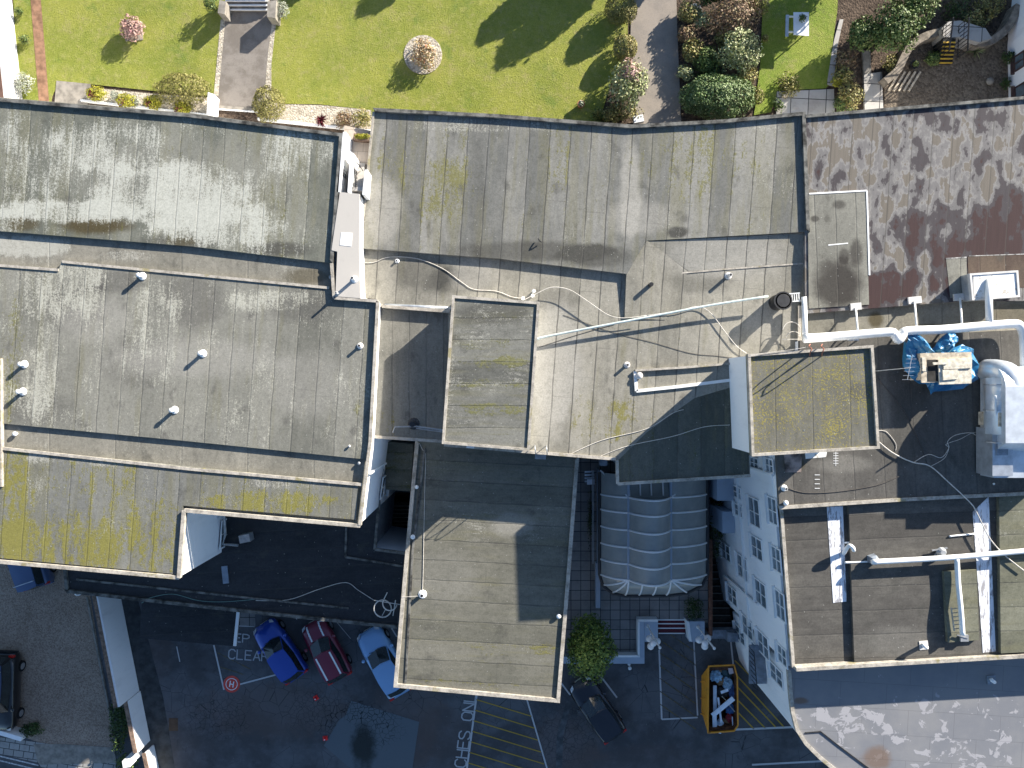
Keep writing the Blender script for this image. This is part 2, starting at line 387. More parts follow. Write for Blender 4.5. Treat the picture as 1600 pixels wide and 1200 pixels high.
def leaf_mat(name, cols, rough=.55):
    n = NT(name, rough); n.b.inputs['Specular IOR Level'].default_value = .3
    g = n.nd('ShaderNodeNewGeometry').outputs['Random Per Island']
    r = n.nd('ShaderNodeValToRGB'); n.put(r, 0, g); r.color_ramp.interpolation = 'LINEAR'
    e = r.color_ramp.elements
    while len(e) < len(cols): e.new(.5)
    for i, c in enumerate(cols): e[i].position = i/(len(cols)-1); e[i].color = (*c, 1)
    pc = n.noise(n.pos(), 2.2, 3)
    n.color(n.mix(n.mul(n.step(pc, .4, .7), .5), r.outputs[0], n.mix(1.0, r.outputs[0], (.6, .66, .5, 1), 'MULTIPLY')))
    n.b.inputs['Transmission Weight'].default_value = 0
    return n.m
L_olive = leaf_mat('leaf_olive', [(.11,.11,.03),(.22,.2,.06),(.32,.28,.1)])
L_green = leaf_mat('leaf_green', [(.05,.09,.02),(.1,.15,.04),(.19,.23,.07)])
L_dark = leaf_mat('leaf_dark', [(.02,.045,.012),(.04,.075,.018),(.08,.11,.03)])
L_pale = leaf_mat('leaf_pale', [(.16,.2,.07),(.34,.37,.17),(.58,.57,.34)])
L_yellow = leaf_mat('leaf_yellow', [(.2,.2,.02),(.36,.33,.03),(.26,.25,.03)])
L_brown = leaf_mat('leaf_brown', [(.17,.1,.06),(.28,.18,.11),(.22,.19,.08)])
L_pink = leaf_mat('leaf_pink', [(.4,.22,.2),(.55,.38,.32),(.3,.14,.15)])
L_orange = leaf_mat('leaf_orange', [(.45,.28,.17),(.6,.5,.36),(.3,.26,.08),(.5,.2,.12)])
L_red = leaf_mat('leaf_red', [(.1,.015,.02),(.18,.03,.04),(.06,.01,.015)])
L_tree = leaf_mat('leaf_tree', [(.05,.1,.015),(.1,.16,.03),(.2,.25,.05)])
L_grey = leaf_mat('leaf_grey', [(.25,.28,.22),(.4,.42,.34),(.3,.3,.24)])
L_ochre = leaf_mat('leaf_ochre', [(.2,.15,.05),(.36,.29,.1),(.16,.19,.05),(.42,.36,.16)])

# ------------------------------------------------------------------ setting: ground
def cells(xs, ys, holes, z):
    mb = MB()
    for i in range(len(xs)-1):
        for j in range(len(ys)-1):
            cx, cy = (xs[i]+xs[i+1])/2, (ys[j]+ys[j+1])/2
            if any(a < cx < b and c < cy < d for a, b, c, d in holes): continue
            mb.add([(xs[i],ys[j],z),(xs[i+1],ys[j],z),(xs[i+1],ys[j+1],z),(xs[i],ys[j+1],z)], [(0,1,2,3)])
    return mb
T0, T1 = W(1107, 745), W(1107, 985)     # basement area beside the white building
area_x0, area_x1, area_y0, area_y1 = T0.x, 13.45, T1.y, T0.y
well_x0, well_x1 = W(590, 0).x, W(648, 0).x; well_y0, well_y1 = W(0, 868).y, W(0, 770).y
g = cells(sorted([-400, well_x0, well_x1, area_x0, area_x1, 400]), sorted([-400, area_y0, area_y1, well_y0, well_y1, 400]),
          [(area_x0, area_x1, area_y0, area_y1), (well_x0, well_x1, well_y0, well_y1)], 0).build('ground', M_asphalt)
g['kind'] = 'structure'
def pit(name, x0, x1, y0, y1, zf, mat, matf):
    mb = MB(); mb.add([(x0,y0,zf),(x1,y0,zf),(x1,y1,zf),(x0,y1,zf),(x0,y0,0),(x1,y0,0),(x1,y1,0),(x0,y1,0)],
                      [(0,1,2,3),(0,4,5,1),(1,5,6,2),(2,6,7,3),(3,7,4,0)])
    o = mb.build(name, matf); o['kind'] = 'structure'
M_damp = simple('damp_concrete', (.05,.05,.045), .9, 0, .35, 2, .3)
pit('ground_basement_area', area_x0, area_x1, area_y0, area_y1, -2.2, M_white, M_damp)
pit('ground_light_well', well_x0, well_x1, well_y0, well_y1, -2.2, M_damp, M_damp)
sheet('gravel_drive', [(-200,700),(103,860),(140,925),(178,1165),(150,1185),(60,1160),(0,1138),(-200,1100)], .012, M_gravel)
sheet('footway', [(-200,1122),(0,1152),(75,1162),(105,1172),(180,1178),(185,1260),(-200,1260)], .03, M_footway)
sheet('driveway_apron', [(52,1162),(105,1163),(178,1168),(182,1192),(60,1195)], .034, M_concrete)
sheet('road', [(-200,1142),(0,1178),(60,1192),(100,1260),(-200,1260)], .036, M_asphalt)
for i, (a, b) in enumerate((((-60,1167),(60,1196)), ((-60,1174),(60,1203)))):
    mb = line_mb([a, b], .04, .004, .07); o = mb.build('road_line', M_road_white); o['kind'] = 'structure'
sheet('asphalt_patch', [(549,1095),(655,1128),(640,1230),(570,1220),(506,1165),(530,1125),(540,1118)], .008, patch_mat())
for nm, pts in (('asphalt_repair', [(190,930),(215,935),(255,1090),(275,1210),(238,1210),(210,1060)]), ):
    sheet(nm, pts, .006, simple('worn_tarmac', (.055,.06,.063), .9, 0, .25, 2, .3))
sheet('asphalt_channel', [(885,1095),(893,1097),(880,1150),(878,1210),(868,1210),(870,1150)], .007, simple('pale_channel', (.09,.095,.1), .9, 0, .3, 2, .3))
# garden plateau
GZ = 6.0
gm = MB(); gm.prism([(-60,46),(-60,9.3),(-11,8.6),(28,8.6),(28,12.4),(32.6,12.6),(32.6,46)][::-1], -.5, GZ-.02); gm.build('garden_soil_terrain', M_soil)['kind'] = 'structure'
sheet('lawn', [(54,-120),(358,-120),(352,10),(346,60),(338,158),(325,150),(250,143),(145,132),(92,128),(82,150),(78,175)], GZ+.02, M_lawn)
sheet('lawn_by_hall', [(452,-120),(985,-120),(980,80),(955,130),(940,178),(930,240),(585,240),(580,172),(500,163),(442,162),(424,155),(424,100),(430,30)], GZ+.02, M_lawn)
sheet('lawn_east', [(1196,-100),(1315,-100),(1308,20),(1302,60),(1298,130),(1290,138),(1215,142),(1205,175),(1178,180),(1188,100)], GZ+.02, M_lawn2)
sheet('grass_verge', [(14,-120),(42,-120),(62,170),(30,170)], GZ+.02, M_lawn)
sheet('brick_path', [(38,-120),(54,-120),(78,175),(62,175)], GZ+.03, simple('brick_path_mat', (.28,.16,.1), .9, 0, .25, 3, .4))
sheet('path', [(356,10),(428,10),(424,60),(412,160),(402,175),(334,168),(345,60)], GZ+.025, M_path)
sheet('path_beside_lawn', [(990,-120),(1054,-120),(1058,40),(1066,230),(1000,230),(990,150),(984,90),(986,30)], GZ+.025, M_path2)
sheet('gravel_bed', [(132,136),(255,148),(330,152),(332,170),(325,182),(130,158)], GZ+.022, M_pebble)
sheet('gravel_bed_by_wall', [(418,158),(442,163),(500,164),(580,172),(582,205),(410,188)], GZ+.028, M_pebble)
sheet('gravel_margin', [(427,20),(433,20),(424,100),(424,155),(413,155),(418,90)], GZ+.032, M_pebble)
sheet('gravel_margin_west', [(345,30),(352,30),(341,150),(334,148),(342,60)], GZ+.032, M_pebble)
sheet('concrete_pad', [(88,126),(141,131),(134,175),(84,175)], GZ+.04, M_concrete, t=.06)
sheet('paving', [(1214,143),(1303,139),(1306,215),(1212,215)], GZ+.05, M_slabs, t=.08)
sheet('lawn_edging', [(1312,30),(1318,30),(1309,70),(1302,134),(1292,132),(1300,80),(1304,60)], GZ+.035, M_slabs, t=.06)
sheet('concrete_strip', [(1348,80),(1360,78),(1362,125),(1350,127)], GZ+.1, M_concrete, t=.2)
sheet('concrete_slab', [(1350,116),(1378,112),(1382,215),(1352,215)], GZ+.12, M_slabs, t=.25)
# yard below the garden wall, dry earth
sheet('yard_earth', [(1382,120),(1400,90),(1450,52),(1500,40),(1580,60),(1590,230),(1382,230)], GZ+.015, gravel_mat('dry_earth', (.1,.08,.06), (.2,.165,.125), 10, .6))
# low paved passage behind the wall line
sheet('terrace', [(884,700),(1106,700),(1106,973),(1003,973),(1003,1032),(884,1032)], .45, M_pave, t=.44)

# ------------------------------------------------------------------ buildings
def storey(parent, pts_px, z, zbot, roofmat, wallmat=M_white, name='roof', kerb=None, skip=(), wallname='wall', wall_in=.02):
    pw = wp(pts_px, z); _, wl = inset(pw, wall_in)
    mb = MB(); mb.prism(pw, z-.22, z); mb.build(name, roofmat, parent)
    mb = MB(); mb.prism(wl, zbot, z-.2202); mb.build(wallname, wallmat, parent)
    if kerb: kerb_mb(pts_px, z, *kerb[:3], skip=skip).build('kerb', kerb[3] if len(kerb) > 3 else M_kerb, parent)

# ---- west building
ZL = 10.2
wb = empty('flat_roofed_building', W(280, 520, 0), 'long flat roofed building at the west side, roof streaked with moss and lichen', 'building')
F1 = felt('felt_lichen', ZL, 86, .98, ((.13,.135,.12),(.215,.215,.19)), moss=-.01, mossc=(.16,.15,.05), lich=-.02, olive=0., seed=3.1, strip=.45, seam=.3, lichc=(.52,.52,.46), palezones=[(260,270,200,60,.2)],
          lichzones=[(260,300,150,60,.12),(170,230,110,50,.08),(330,350,120,40,.1),(470,230,60,60,.05),(100,330,120,20,.12),(40,250,60,80,.03)],
          brownzones=[(150,352,60,17,1.),(35,350,30,12,.8),(285,376,30,10,.7)], darkzones=[(280,378,70,14,.7),(440,390,60,14,.8)])
F2 = felt('felt_west_middle', ZL, 86, .98, ((.15,.148,.135),(.235,.23,.21)), moss=-.08, mossc=(.19,.18,.06), lich=-.02, seed=5.3, strip=.55, seam=.4, lichc=(.48,.47,.4), darkc=(.085,.08,.075),
          darkzones=[(180,440,50,20,.7),(300,470,60,50,.6),(120,480,60,40,.5),(470,480,60,30,.5),(210,560,60,50,.4),(60,640,60,30,.4)],
          palezones=[(300,560,150,35,.5),(150,500,60,40,.45),(480,600,70,60,.4)], mosszones=[(20,560,22,120,.14),(570,650,20,60,.12)], lichzones=[(250,510,40,90,.08),(100,450,80,60,.07),(40,600,50,60,.05),(420,470,100,20,.08)])
F3 = felt('felt_mossy', ZL, 86, .98, ((.15,.15,.15),(.215,.215,.205)), moss=.015, mossc=(.23,.21,.045), lich=-.05, olive=.03, seed=8.8, strip=.35, seam=.35,
          mosszones=[(80,850,150,50,.10),(240,840,50,60,.09),(420,785,120,20,.10),(120,760,140,50,.03),(30,780,30,120,.06)], lichzones=[(200,715,220,16,.1),(450,755,100,10,.06)])
F4 = felt('felt_valley', ZL-.16, 90, 3.0, olive=-.3, base=((.2,.19,.17),(.28,.265,.235)), moss=-.1, lich=-.03, seed=1.3, strip=.2, seam=.2, lichzones=[(40,385,90,18,.16),(200,400,60,10,.1)],
          brownzones=[(480,432,40,14,.6)])
west_outer = [(-260,125),(0,152),(300,177),(535,209),(520,412),(524,466),(590,470),(580,680),(562,820),(290,797),(281,902),(0,876),(-260,852)]
storey(wb, west_outer, ZL-.16, 0, F4, name='valley_roof')
storey(wb, [(-260,130),(0,156),(300,181),(535,211),(518,411),(300,385),(0,361),(-260,340)], ZL, ZL-.3, F1)
kerb_mb([(-260,130),(0,156),(300,181),(535,211),(520,411),(300,385),(0,361),(-260,340)], ZL, .13, .11, .04, skip=(4,5,6)).build('kerb', M_kerb_dark, wb)
storey(wb, [(-260,398),(0,415),(92,421),(96,409),(300,428),(515,450),(524,466),(590,471),(574,718),(300,690),(8,662),(-260,640)], ZL-.02, ZL-.3, F2)
line_mb([(515,450),(300,429),(98,409)], ZL-.02, .05, .12).build('upstand', M_kerb, wb)
line_mb([(92,422),(0,415),(-260,398)], ZL-.02, .05, .12).build('upstand', M_kerb, wb)
kb = MB()
for a, b in (((519,412),(523,466)), ((523,466),(591,471)), ((591,471),(579,690)), ((579,690),(563,820)), ((2,560),(4,760))):
    line_mb([a, b], ZL, .14, .13, kb)
kb.build('kerb', M_kerb, wb)
storey(wb, [(-260,685),(0,700),(300,730),(560,756),(556,812),(286,790),(276,897),(0,872),(-260,848)], ZL+.01, ZL-.3, F3)
line_mb([(566,757),(300,733),(0,700),(-260,684)], ZL+.01, .07, .13).build('upstand', M_kerb, wb)
kb = MB(); line_mb([(563,821),(289,797)], ZL, .12, .16, kb); line_mb([(289,797),(281,902)], ZL, .14, .16, kb); line_mb([(281,902),(0,877),(-260,853)], ZL, .1, .16, kb)
kb.build('kerb', M_kerb, wb)
# openings in its east faces (seen looking down into the yard)
def wall_frame(a, b):
    d = (b-a); d.z = 0; L = d.length; d /= L; nrm = Vector((d.y, -d.x, 0)); return d, nrm, L
def window(parent, a, d, nrm, s, z, w, h, name='window', fr=M_paint, sill=True):
    """window with its own frame, glass and sill; a = wall origin, d along, nrm outward, s centre along the wall, z bottom"""
    c = a + d*s; c.z = z
    q = lambda u, v, o: c + d*u + Vector((0,0,v)) + nrm*o
    mb = MB(); t = .07
    for u0, u1, v0, v1 in ((-w/2,-w/2+t,0,h),(w/2-t,w/2,0,h),(-w/2+t,w/2-t,0,t),(-w/2+t,w/2-t,h-t,h),(-w/2+t,w/2-t,h/2-.03,h/2+.03),(-.02,.02,t,h/2-.03),(-.02,.02,h/2+.03,h-t)):
        mb.add([q(u,v,o) for o in (.005,.06) for v in (v0,v1) for u in (u0,u1)], [(0,2,3,1),(4,5,7,6),(0,1,5,4),(2,6,7,3),(0,4,6,2),(1,3,7,5)])
    wdw = mb.build(name, fr, parent)
    MB().add([q(-w/2+t,t,.02),q(w/2-t,t,.02),q(w/2-t,h-t,.02),q(-w/2+t,h-t,.02)], [(0,1,2,3)]).build('glass', M_glass, wdw)
    if sill:
        m = MB(); m.add([q(u,v,o) for o in (.004,.16) for v in (-.09,-.005) for u in (-w/2-.08,w/2+.08)], [(0,2,3,1),(4,5,7,6),(0,1,5,4),(2,6,7,3),(0,4,6,2),(1,3,7,5)])
        m.build('sill', fr, wdw)
    return wdw
a = W(289,797,ZL); b = W(281,902,ZL); d, nr, L = wall_frame(b, a); nr = Vector((d.y,-d.x,0))
window(wb, b, d, nr, 1.0, 4.3, 1.5, 1.7, sill=False); window(wb, b, d, nr, 2.6, 4.3, .8, 1.7, sill=False)
a = W(580,690,ZL); b = W(562,820,ZL); d, nr, L = wall_frame(b, a); nr = Vector((d.y,-d.x,0))
window(wb, b, d, nr, 1.0, 4.0, 1.2, 1.8)
mb = MB(); mb.bar(b+d*2.3+nr*.07+Vector((0,0,-4.5)), b+d*2.3+nr*.07+Vector((0,0,-.4)), .09); mb.build('downpipe', M_paint, wb)

# ---- light walkway / stair terrace between the wings
ZW = 10.35
wk = empty('roof_walkway', W(545, 400, 0), 'pale paved roof walkway with stair between the west and middle buildings', 'walkway')
M_walk = render_mat('walkway_paint', (.46,.43,.39))
storey(wk, [(531,300),(562,303),(561,390),(563,466),(524,463),(527,393),(518,391)], ZW, 0, M_walk, M_white)
sheetmb = MB(); sheetmb.prism(wp([(533,363),(551,364),(549,385),(531,383)], ZW+.01), ZW, ZW+.012); sheetmb.build('hatch', M_paint, wk)
# stair: white side walls and railings
mb = MB()
for pts in ([(536,206),(541,206),(531,300),(526,300)], [(547,236),(553,240),(548,303),(543,300)], [(570,265),(574,265),(571,304),(566,304)]):
    mb.prism(wp(pts, ZW-.02), 8, ZW-.02)
mb.build('side_wall', M_paint, wk)
mb = MB()
for i in range(8):
    yy = 298-i*6.2; zz = ZW-.16*(i+1)
    mb.prism(wp([(545,yy),(570,yy),(570,yy-6.2),(545,yy-6.2)], zz), 8, zz)
mb.build('steps', M_walk, wk)
def railing(parent, pts, z0s, h=.9, posts=8):
    mb = MB(); a, b = pts; za, zb = z0s
    A = W(*a, za); B = W(*b, zb); up = Vector((0,0,h))
    mb.bar(A+up, B+up, .05); mb.bar(A+Vector((0,0,.12)), B+Vector((0,0,.12)), .03)
    for i in range(posts+1):
        p = A.lerp(B, i/posts); mb.bar(p, p+up, .025)
    mb.build('railing', M_dark, parent)
railing(wk, ((543,242),(541,280)), (ZW-1.1, ZW-.75), .6); railing(wk, ((558,266),(560,298)), (ZW-.9, ZW-.6), .6, 10); railing(wk, ((556,252),(568,268)), (ZW-1.3, ZW-1.1), .6, 3)
pt = empty('stair_patio', W(565, 235, 0), 'small paved patio with a planter at the head of the stair', 'patio')
mb = MB(); mb.prism(wp([(538,196),(583,205),(574,300),(532,300)], 9.1), 0, 9.1); mb.build('paving', paving_mat('patio_paving', (.5,.42,.34), (.56,.48,.4), .05, .5, .5, (.3,.25,.2), .5, .01), pt)

# ---- middle building
ZM = 9.2
cbx = empty('flat_roofed_building', W(900, 450, 0), 'middle flat roofed building with stepped grey felt roofs joining the wings', 'building')
FM1 = felt('felt_hall', 9.5, 86, .95, ((.15,.15,.148),(.25,.245,.235)), moss=-.03, mossc=(.2,.19,.075), lich=-.07, seed=2.2, strip=.6, seam=.7, olive=.03,
           mosszones=[(620,250,40,60,.1),(700,300,60,60,.1),(870,240,30,80,.08),(1090,250,120,70,.08),(720,240,40,60,.06)], darkzones=[(830,392,140,18,.9),(1060,362,20,10,1.),(745,300,14,120,.3),(930,400,60,20,.8)],
           palezones=[(600,330,30,60,.7),(985,300,18,90,.8),(1190,230,50,50,.4),(1000,340,60,30,.6)], lichzones=[(760,195,180,14,.1),(1150,195,100,10,.07),(1200,280,50,60,.04)], lap=6)
FM2 = felt('felt_middle', ZM, 86, .95, ((.2,.19,.17),(.31,.295,.265)), moss=-.12, mossc=(.22,.2,.06), lich=-.1, olive=-.1, seed=6.1, strip=.4, seam=.75,
           mosszones=[(930,650,60,50,.14),(1030,520,60,40,.08),(1000,660,50,60,.14),(910,480,30,60,.05),(880,430,60,30,.03)], palezones=[(870,560,50,100,.9),(860,640,30,60,.7),(1130,400,110,40,.7),(740,430,40,30,.5),(1210,500,50,40,.5)],
           darkzones=[(660,430,60,30,.6),(720,440,60,25,.5),(1090,440,60,20,.5),(870,470,40,20,.4)], lap=4)
FM3 = felt('felt_link', 9.08, 90, .8, olive=-.3, base=((.15,.147,.138),(.22,.212,.195)), moss=-.1, lich=-.1, seed=4.1, strip=.3, mosszones=[(600,660,30,30,.14)])
FM4 = felt('felt_canopy_shade', ZM, 90, 1.1, ((.085,.09,.08),(.13,.13,.115)), moss=.0, mossc=(.1,.11,.03), lich=-.06, seed=12, strip=.3)  # mossy felt with the tower's shade mixed into its dark base
low_out = [(566,386),(1262,366),(1268,462),(1250,470),(1248,548),(1167,556),(1172,742),(964,756),(962,718),(832,706),(700,697),(700,482),(597,478),(590,468),(560,464)]
storey(cbx, low_out, ZM, .3, FM2, M_lead, name='lower_roof', wall_in=.5)
kb = MB()
for a, b, h in (((1268,462),(1262,366),.1), ((1250,470),(1268,462),.06), ((598,479),(703,487),.16), ((964,719),(965,756),.06), ((965,756),(1172,743),.07), ((962,717),(694,695),.09), ((1248,478),(1247,548),.14), ((560,464),(598,478),.08)):
    line_mb([a, b], ZM, h, .14, kb)
kb.build('kerb', M_kerb, cbx)
line_mb([(1016,431),(1130,421),(1265,411)], ZM, .03, .07).build('upstand', M_kerb, cbx)
sheetc = MB(); sheetc.prism(wp([(1010,676),(1085,622),(1166,598),(1171,741),(966,754),(965,720)], ZM+.004), ZM-.05, ZM+.004); sheetc.build('canopy_shade_layer', FM4, cbx)  # thin layer outlined like the tower's shadow, deepening that shade by colour
# upper hall roof
hall = [(585,172),(780,182),(985,198),(1130,190),(1255,178),(1262,362),(1010,376),(980,428),(780,404),(564,388)]
storey(cbx, hall, 9.41, ZM-.1, FM1, name='hall_roof')
kerb_mb(hall, 9.41, .15, .11, .05, skip=(5,6,7,8,9)).build('kerb', M_kerb_dark, cbx)
line_mb([(584,175),(563,388)], 9.41, .05, .1).build('upstand', M_kerb, cbx)
# seamless wedge between the two levels, right of the step
mb = MB(); A = [W(1012,377,9.38), W(1262,364,9.27), W(1265,411,ZM+.015), W(1076,424,ZM+.015)]
mb.add(A + [Vector((v.x, v.y, 9.0)) for v in A], [(3,2,1,0),(0,1,5,4),(1,2,6,5),(2,3,7,6),(3,0,4,7)])
A = [W(979,427,9.4), W(1011,375.5,9.4), W(1075,424,ZM+.012), W(1040,500,ZM+.012), W(976,497,ZM+.08)]
mb.add(A + [Vector((v.x, v.y, 9.0)) for v in A], [(4,3,2,1,0),(0,1,6,5),(1,2,7,6),(2,3,8,7),(3,4,9,8),(4,0,5,9)]); mb.build('sloped_roof', FM2, cbx)
# link roof, in front of the west building
storey(cbx, [(591,474),(712,482),(705,692),(604,684),(580,681)], 9.08, .2, FM3, name='link_roof')
kb = MB(); line_mb([(592,472),(582,682)], 9.1, .05, .14, kb); line_mb([(582,682),(606,684),(700,690)], 9.1, .05, .14, kb); kb.build('kerb', M_kerb, cbx)
mb = MB(); mb.tube([W(601,477,9.24), W(706,482,9.24)], .09, 10); mb.build('drain_pipe', M_galv, cbx, True)
# sunk skylight kerb
mb = line_mb([(992,580),(994,611),(1060,604),(1140,594)], ZM, .1, .14); mb.build('skylight_kerb', M_paint, cbx)
mb = line_mb([(992,579),(1070,574),(1142,568)], ZM, .16, .1); mb.build('skylight_kerb', M_kerb, cbx)
# raised roof box
ZR = 10.55
FR_ = felt('felt_raised', ZR, 0, .98, ((.1,.1,.095),(.2,.198,.185)), moss=-.03, mossc=(.18,.175,.07), lich=-.01, olive=-.02, seed=9.5, strip=.6, seam=.5,
           mosszones=[(790,570,60,14,.1),(760,600,70,10,.1),(770,640,70,12,.1),(800,565,30,10,.1),(760,540,60,8,.06)], darkzones=[(770,490,70,20,.6)])
rb = empty('raised_roof_box', W(765, 585, 5), 'raised dark felt roof box standing up from the middle roof', 'roof structure')
storey(rb, [(708,463),(842,473),(826,703),(692,692)], ZR, ZM-.1, FR_, kerb=(.07,.08,.04,M_kerb), name='roof')

# ---- front block
ZB = 7.5
fb = empty('flat_roofed_block', W(760, 900, 0), 'low flat roofed block projecting into the car park, half in shadow', 'building')
FB = felt('felt_block', ZB, -3, .98, ((.12,.117,.10),(.185,.178,.155)), moss=-.06, mossc=(.19,.175,.05), lich=-.06, olive=-.05, seed=7.7, strip=.35, seam=.55,
          mosszones=[(790,1015,90,30,.05),(730,1070,110,14,.07),(750,800,60,12,.06),(850,1020,20,60,.05),(650,980,10,80,.05)], palezones=[(800,820,40,20,.5),(690,900,60,50,.2)])
blk = [(651,688),(903,714),(889,900),(873,1095),(617,1071),(632,900)]
storey(fb, blk, ZB, 0, FB, kerb=(.12,.13,.05,M_kerb), skip=(0,))
kb = MB(); line_mb([(664,700),(645,860),(634,1066)], ZB, .05, .1, kb); kb.build('gutter_kerb', M_kerb_dark, fb)
# ---- low dark link roof
ZD = 5.4
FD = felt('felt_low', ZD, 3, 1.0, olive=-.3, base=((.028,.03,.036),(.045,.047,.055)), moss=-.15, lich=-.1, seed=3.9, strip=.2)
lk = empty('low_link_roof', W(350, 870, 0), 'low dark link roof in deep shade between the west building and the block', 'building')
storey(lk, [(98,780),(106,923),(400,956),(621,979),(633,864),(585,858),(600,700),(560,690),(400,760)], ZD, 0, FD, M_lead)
kb = MB(); line_mb([(100,850),(106,923),(400,956),(621,979)], ZD, .12, .16, kb); line_mb([(633,864),(586,858),(600,700)], ZD, .1, .14, kb); line_mb([(120,905),(400,935),(545,950)], ZD, .06, .1, kb)
line_mb([(545,700),(540,870),(632,885)], ZD, .08, .1, kb); kb.build('kerb', M_kerb_dark, lk)
mb = MB(); mb.prism(wp([(601,690),(645,694),(641,768),(603,765)], 5.0), 0, 5.0); mb.build('mossy_roof', felt('felt_yard', 3.0, 0, .9, ((.09,.09,.07),(.16,.16,.14)), moss=.02, mossc=(.1,.1,.03), lich=-.02, seed=2), lk)
mb = MB(); mb.box(W(352,898,ZD+.05), (.3,.9,.08), .1); mb.build('felt_patch', simple('patch_blue', (.2,.24,.3), .5), lk)
acm = MB(); acm.box(W(385,840,ZD+.35), (.55,.4,.55), .2); ac = acm.build('extract_fan', M_grey); tag(ac, 'small grey extract fan box on the low dark roof by the white wall', 'fan box')
acm = MB(); acm.tube([W(350,800,ZD+1.2), W(352,835,ZD+.5), W(348,850,ZD+.3), W(372,852,ZD+.3)], .07, 8)
acm.build('flue_pipe', M_grey); tag(bpy.data.objects['flue_pipe'], 'bent grey flue pipe lying on the low dark roof', 'pipe')
# courtyard steps
def steps(name, x0, x1, y_top, y_bot, z_top, z_bot, n, mat, label, nosing=None):
    """flight in WORLD coords running along y"""
    root = empty(name, ((x0+x1)/2, (y_top+y_bot)/2, z_bot), label, 'steps')
    mb = MB(); nb = MB(); dy = (y_bot-y_top)/n; dz = (z_bot-z_top)/n
    for i in range(n):
        ya, yb = y_top+dy*i, y_top+dy*(i+1); z = z_top+dz*(i+1)
        if i: ya += .0
        mb.prism([(x0,ya),(x1,ya),(x1,yb),(x0,yb)], z_bot-.05, z)
        s = 1 if dy > 0 else -1
        if nosing: nb.box(((x0+x1)/2, yb-s*.03, z+.012), (x1-x0-.04, .05, .02))
    mb.build('treads', mat, root)
    if nosing: nb.build('nosing', nosing, root)
    return root
M_tread = simple('dark_tread', (.035,.033,.03), .9, 0, .3, 4)
M_nose = simple('worn_nosing', (.2,.19,.17), .8)
steps('yard_steps', well_x0+.5, well_x1-.03, W(0,785).y, W(0,862).y, .05, -2.15, 11, M_tread, 'dark concrete steps down into the narrow yard well', M_nose)
steps('basement_steps', area_x0+.12, area_x0+1.45, W(0,984).y, W(0,862).y, .0, -2.15, 12, M_tread, 'flight of dark basement steps beside the white building', M_nose)
mb = MB(); mb.prism(wp([(583,775),(590,775),(584,862),(577,860)], 5.3), 0, 5.3); mb.prism(wp([(577,852),(634,862),(634,868),(577,858)], 5.3), 0, 5.3)
tag(mb.build('yard_wall', M_blue_wall), 'white wall round the narrow yard well', 'wall')
# timber rail at basement
mb = MB(); mb.bar((area_x0-.12, T1.y+.0, .85), (area_x0-.12, T1.y+5.6, .85), .22, .1)
for i in range(5): mb.bar((area_x0-.12, T1.y+.1+i*1.3, 0), (area_x0-.12, T1.y+.1+i*1.3, .8), .1)
tag(mb.build('timber_fence', simple('red_brown_timber', (.15,.07,.045), .8, 0, .25, 6)), 'red brown timber rail along the basement steps', 'fence')

# ---- white building (east) : facade, roofs
ZT = 9.8
eb = empty('white_building', W(1400, 800, 0), 'white rendered building with sash windows and dark felt roofs', 'building')
FT2 = felt('felt_east_upper', ZT, 93, 1.4, olive=-.3, base=((.085,.08,.078),(.15,.142,.135)), moss=-.15, lich=-.12, seed=11, strip=.3, seam=.4, darkzones=[(1420,640,30,40,.5),(1400,700,60,30,.5)], brownzones=[(1240,725,20,12,.7),(1430,510,30,10,.8)],
           palezones=[(1320,725,50,14,.25),(1380,640,14,60,.2)])
FT3 = felt('felt_east_lower', 9.4, 2, 1.1, olive=-.3, base=((.075,.07,.068),(.135,.128,.12)), moss=-.16, lich=-.12, seed=14, strip=.35, seam=.45, palezones=[(1400,1000,60,30,.2)])
FT3C = felt('felt_east_corner', 9.6, 2, 1.1, ((.13,.13,.1),(.2,.2,.16)), moss=-.03, mossc=(.16,.17,.06), lich=-.08, seed=15, strip=.4, seam=.5)
storey(eb, [(1213,712),(1250,545),(1250,532),(1600,515),(1900,500),(1900,757),(1600,770),(1218,793)], ZT, 0, FT2, name='upper_roof')
line_mb([(1217,793),(1400,781),(1600,771),(1900,756)], ZT, .06, .16).build('kerb', M_kerb, eb)
storey(eb, [(1217,790),(1900,755),(1900,1003),(1237,1041)], 9.4, -2.25, FT3, name='lower_roof')
mb = MB(); mb.prism(wp([(1326,787),(1558,772),(1566,1022),(1335,1034)], 9.58), 9.3, 9.58); mb.build('roof_step', FT3, eb)
mb = MB(); mb.prism(wp([(1475,893),(1526,890),(1530,1000),(1481,1004)], 9.75), 9.4, 9.75); mb.build('roof_step', FT3C, eb)
mb = MB(); mb.prism(wp([(1561,771),(1900,754),(1900,1003),(1564,1021)], 9.77), 9.3, 9.77); mb.build('roof_step', FT3C, eb)
M_flak = NT('flaking_white_paint', .6); _p = M_flak.pos(); _f = M_flak.noise(M_flak.mapv(_p, sc=(3, .6, 1)), 2.2, 6, .7)
M_flak.color(M_flak.mix(M_flak.step(_f, .5, .58), (.72, .74, .78, 1), (.3, .29, .3, 1))); M_flak = M_flak.m
mb = MB(); mb.prism(wp([(1292,792),(1317,791),(1323,940),(1302,942)], 9.42), 9.39, 9.415); mb.build('painted_strip', M_flak, eb)
mb = MB(); mb.prism(wp([(1520,800),(1545,776),(1556,1018),(1536,1020)], 9.6), 9.57, 9.595); mb.build('painted_strip', M_flak, eb)
kb = MB(); line_mb([(1214,716),(1219,792),(1238,1041)], 9.42, .16, .15, kb); line_mb([(1239,1041),(1600,1020),(1900,1003)], 9.42, .4, .16, kb); kb.build('kerb', M_kerb, eb)
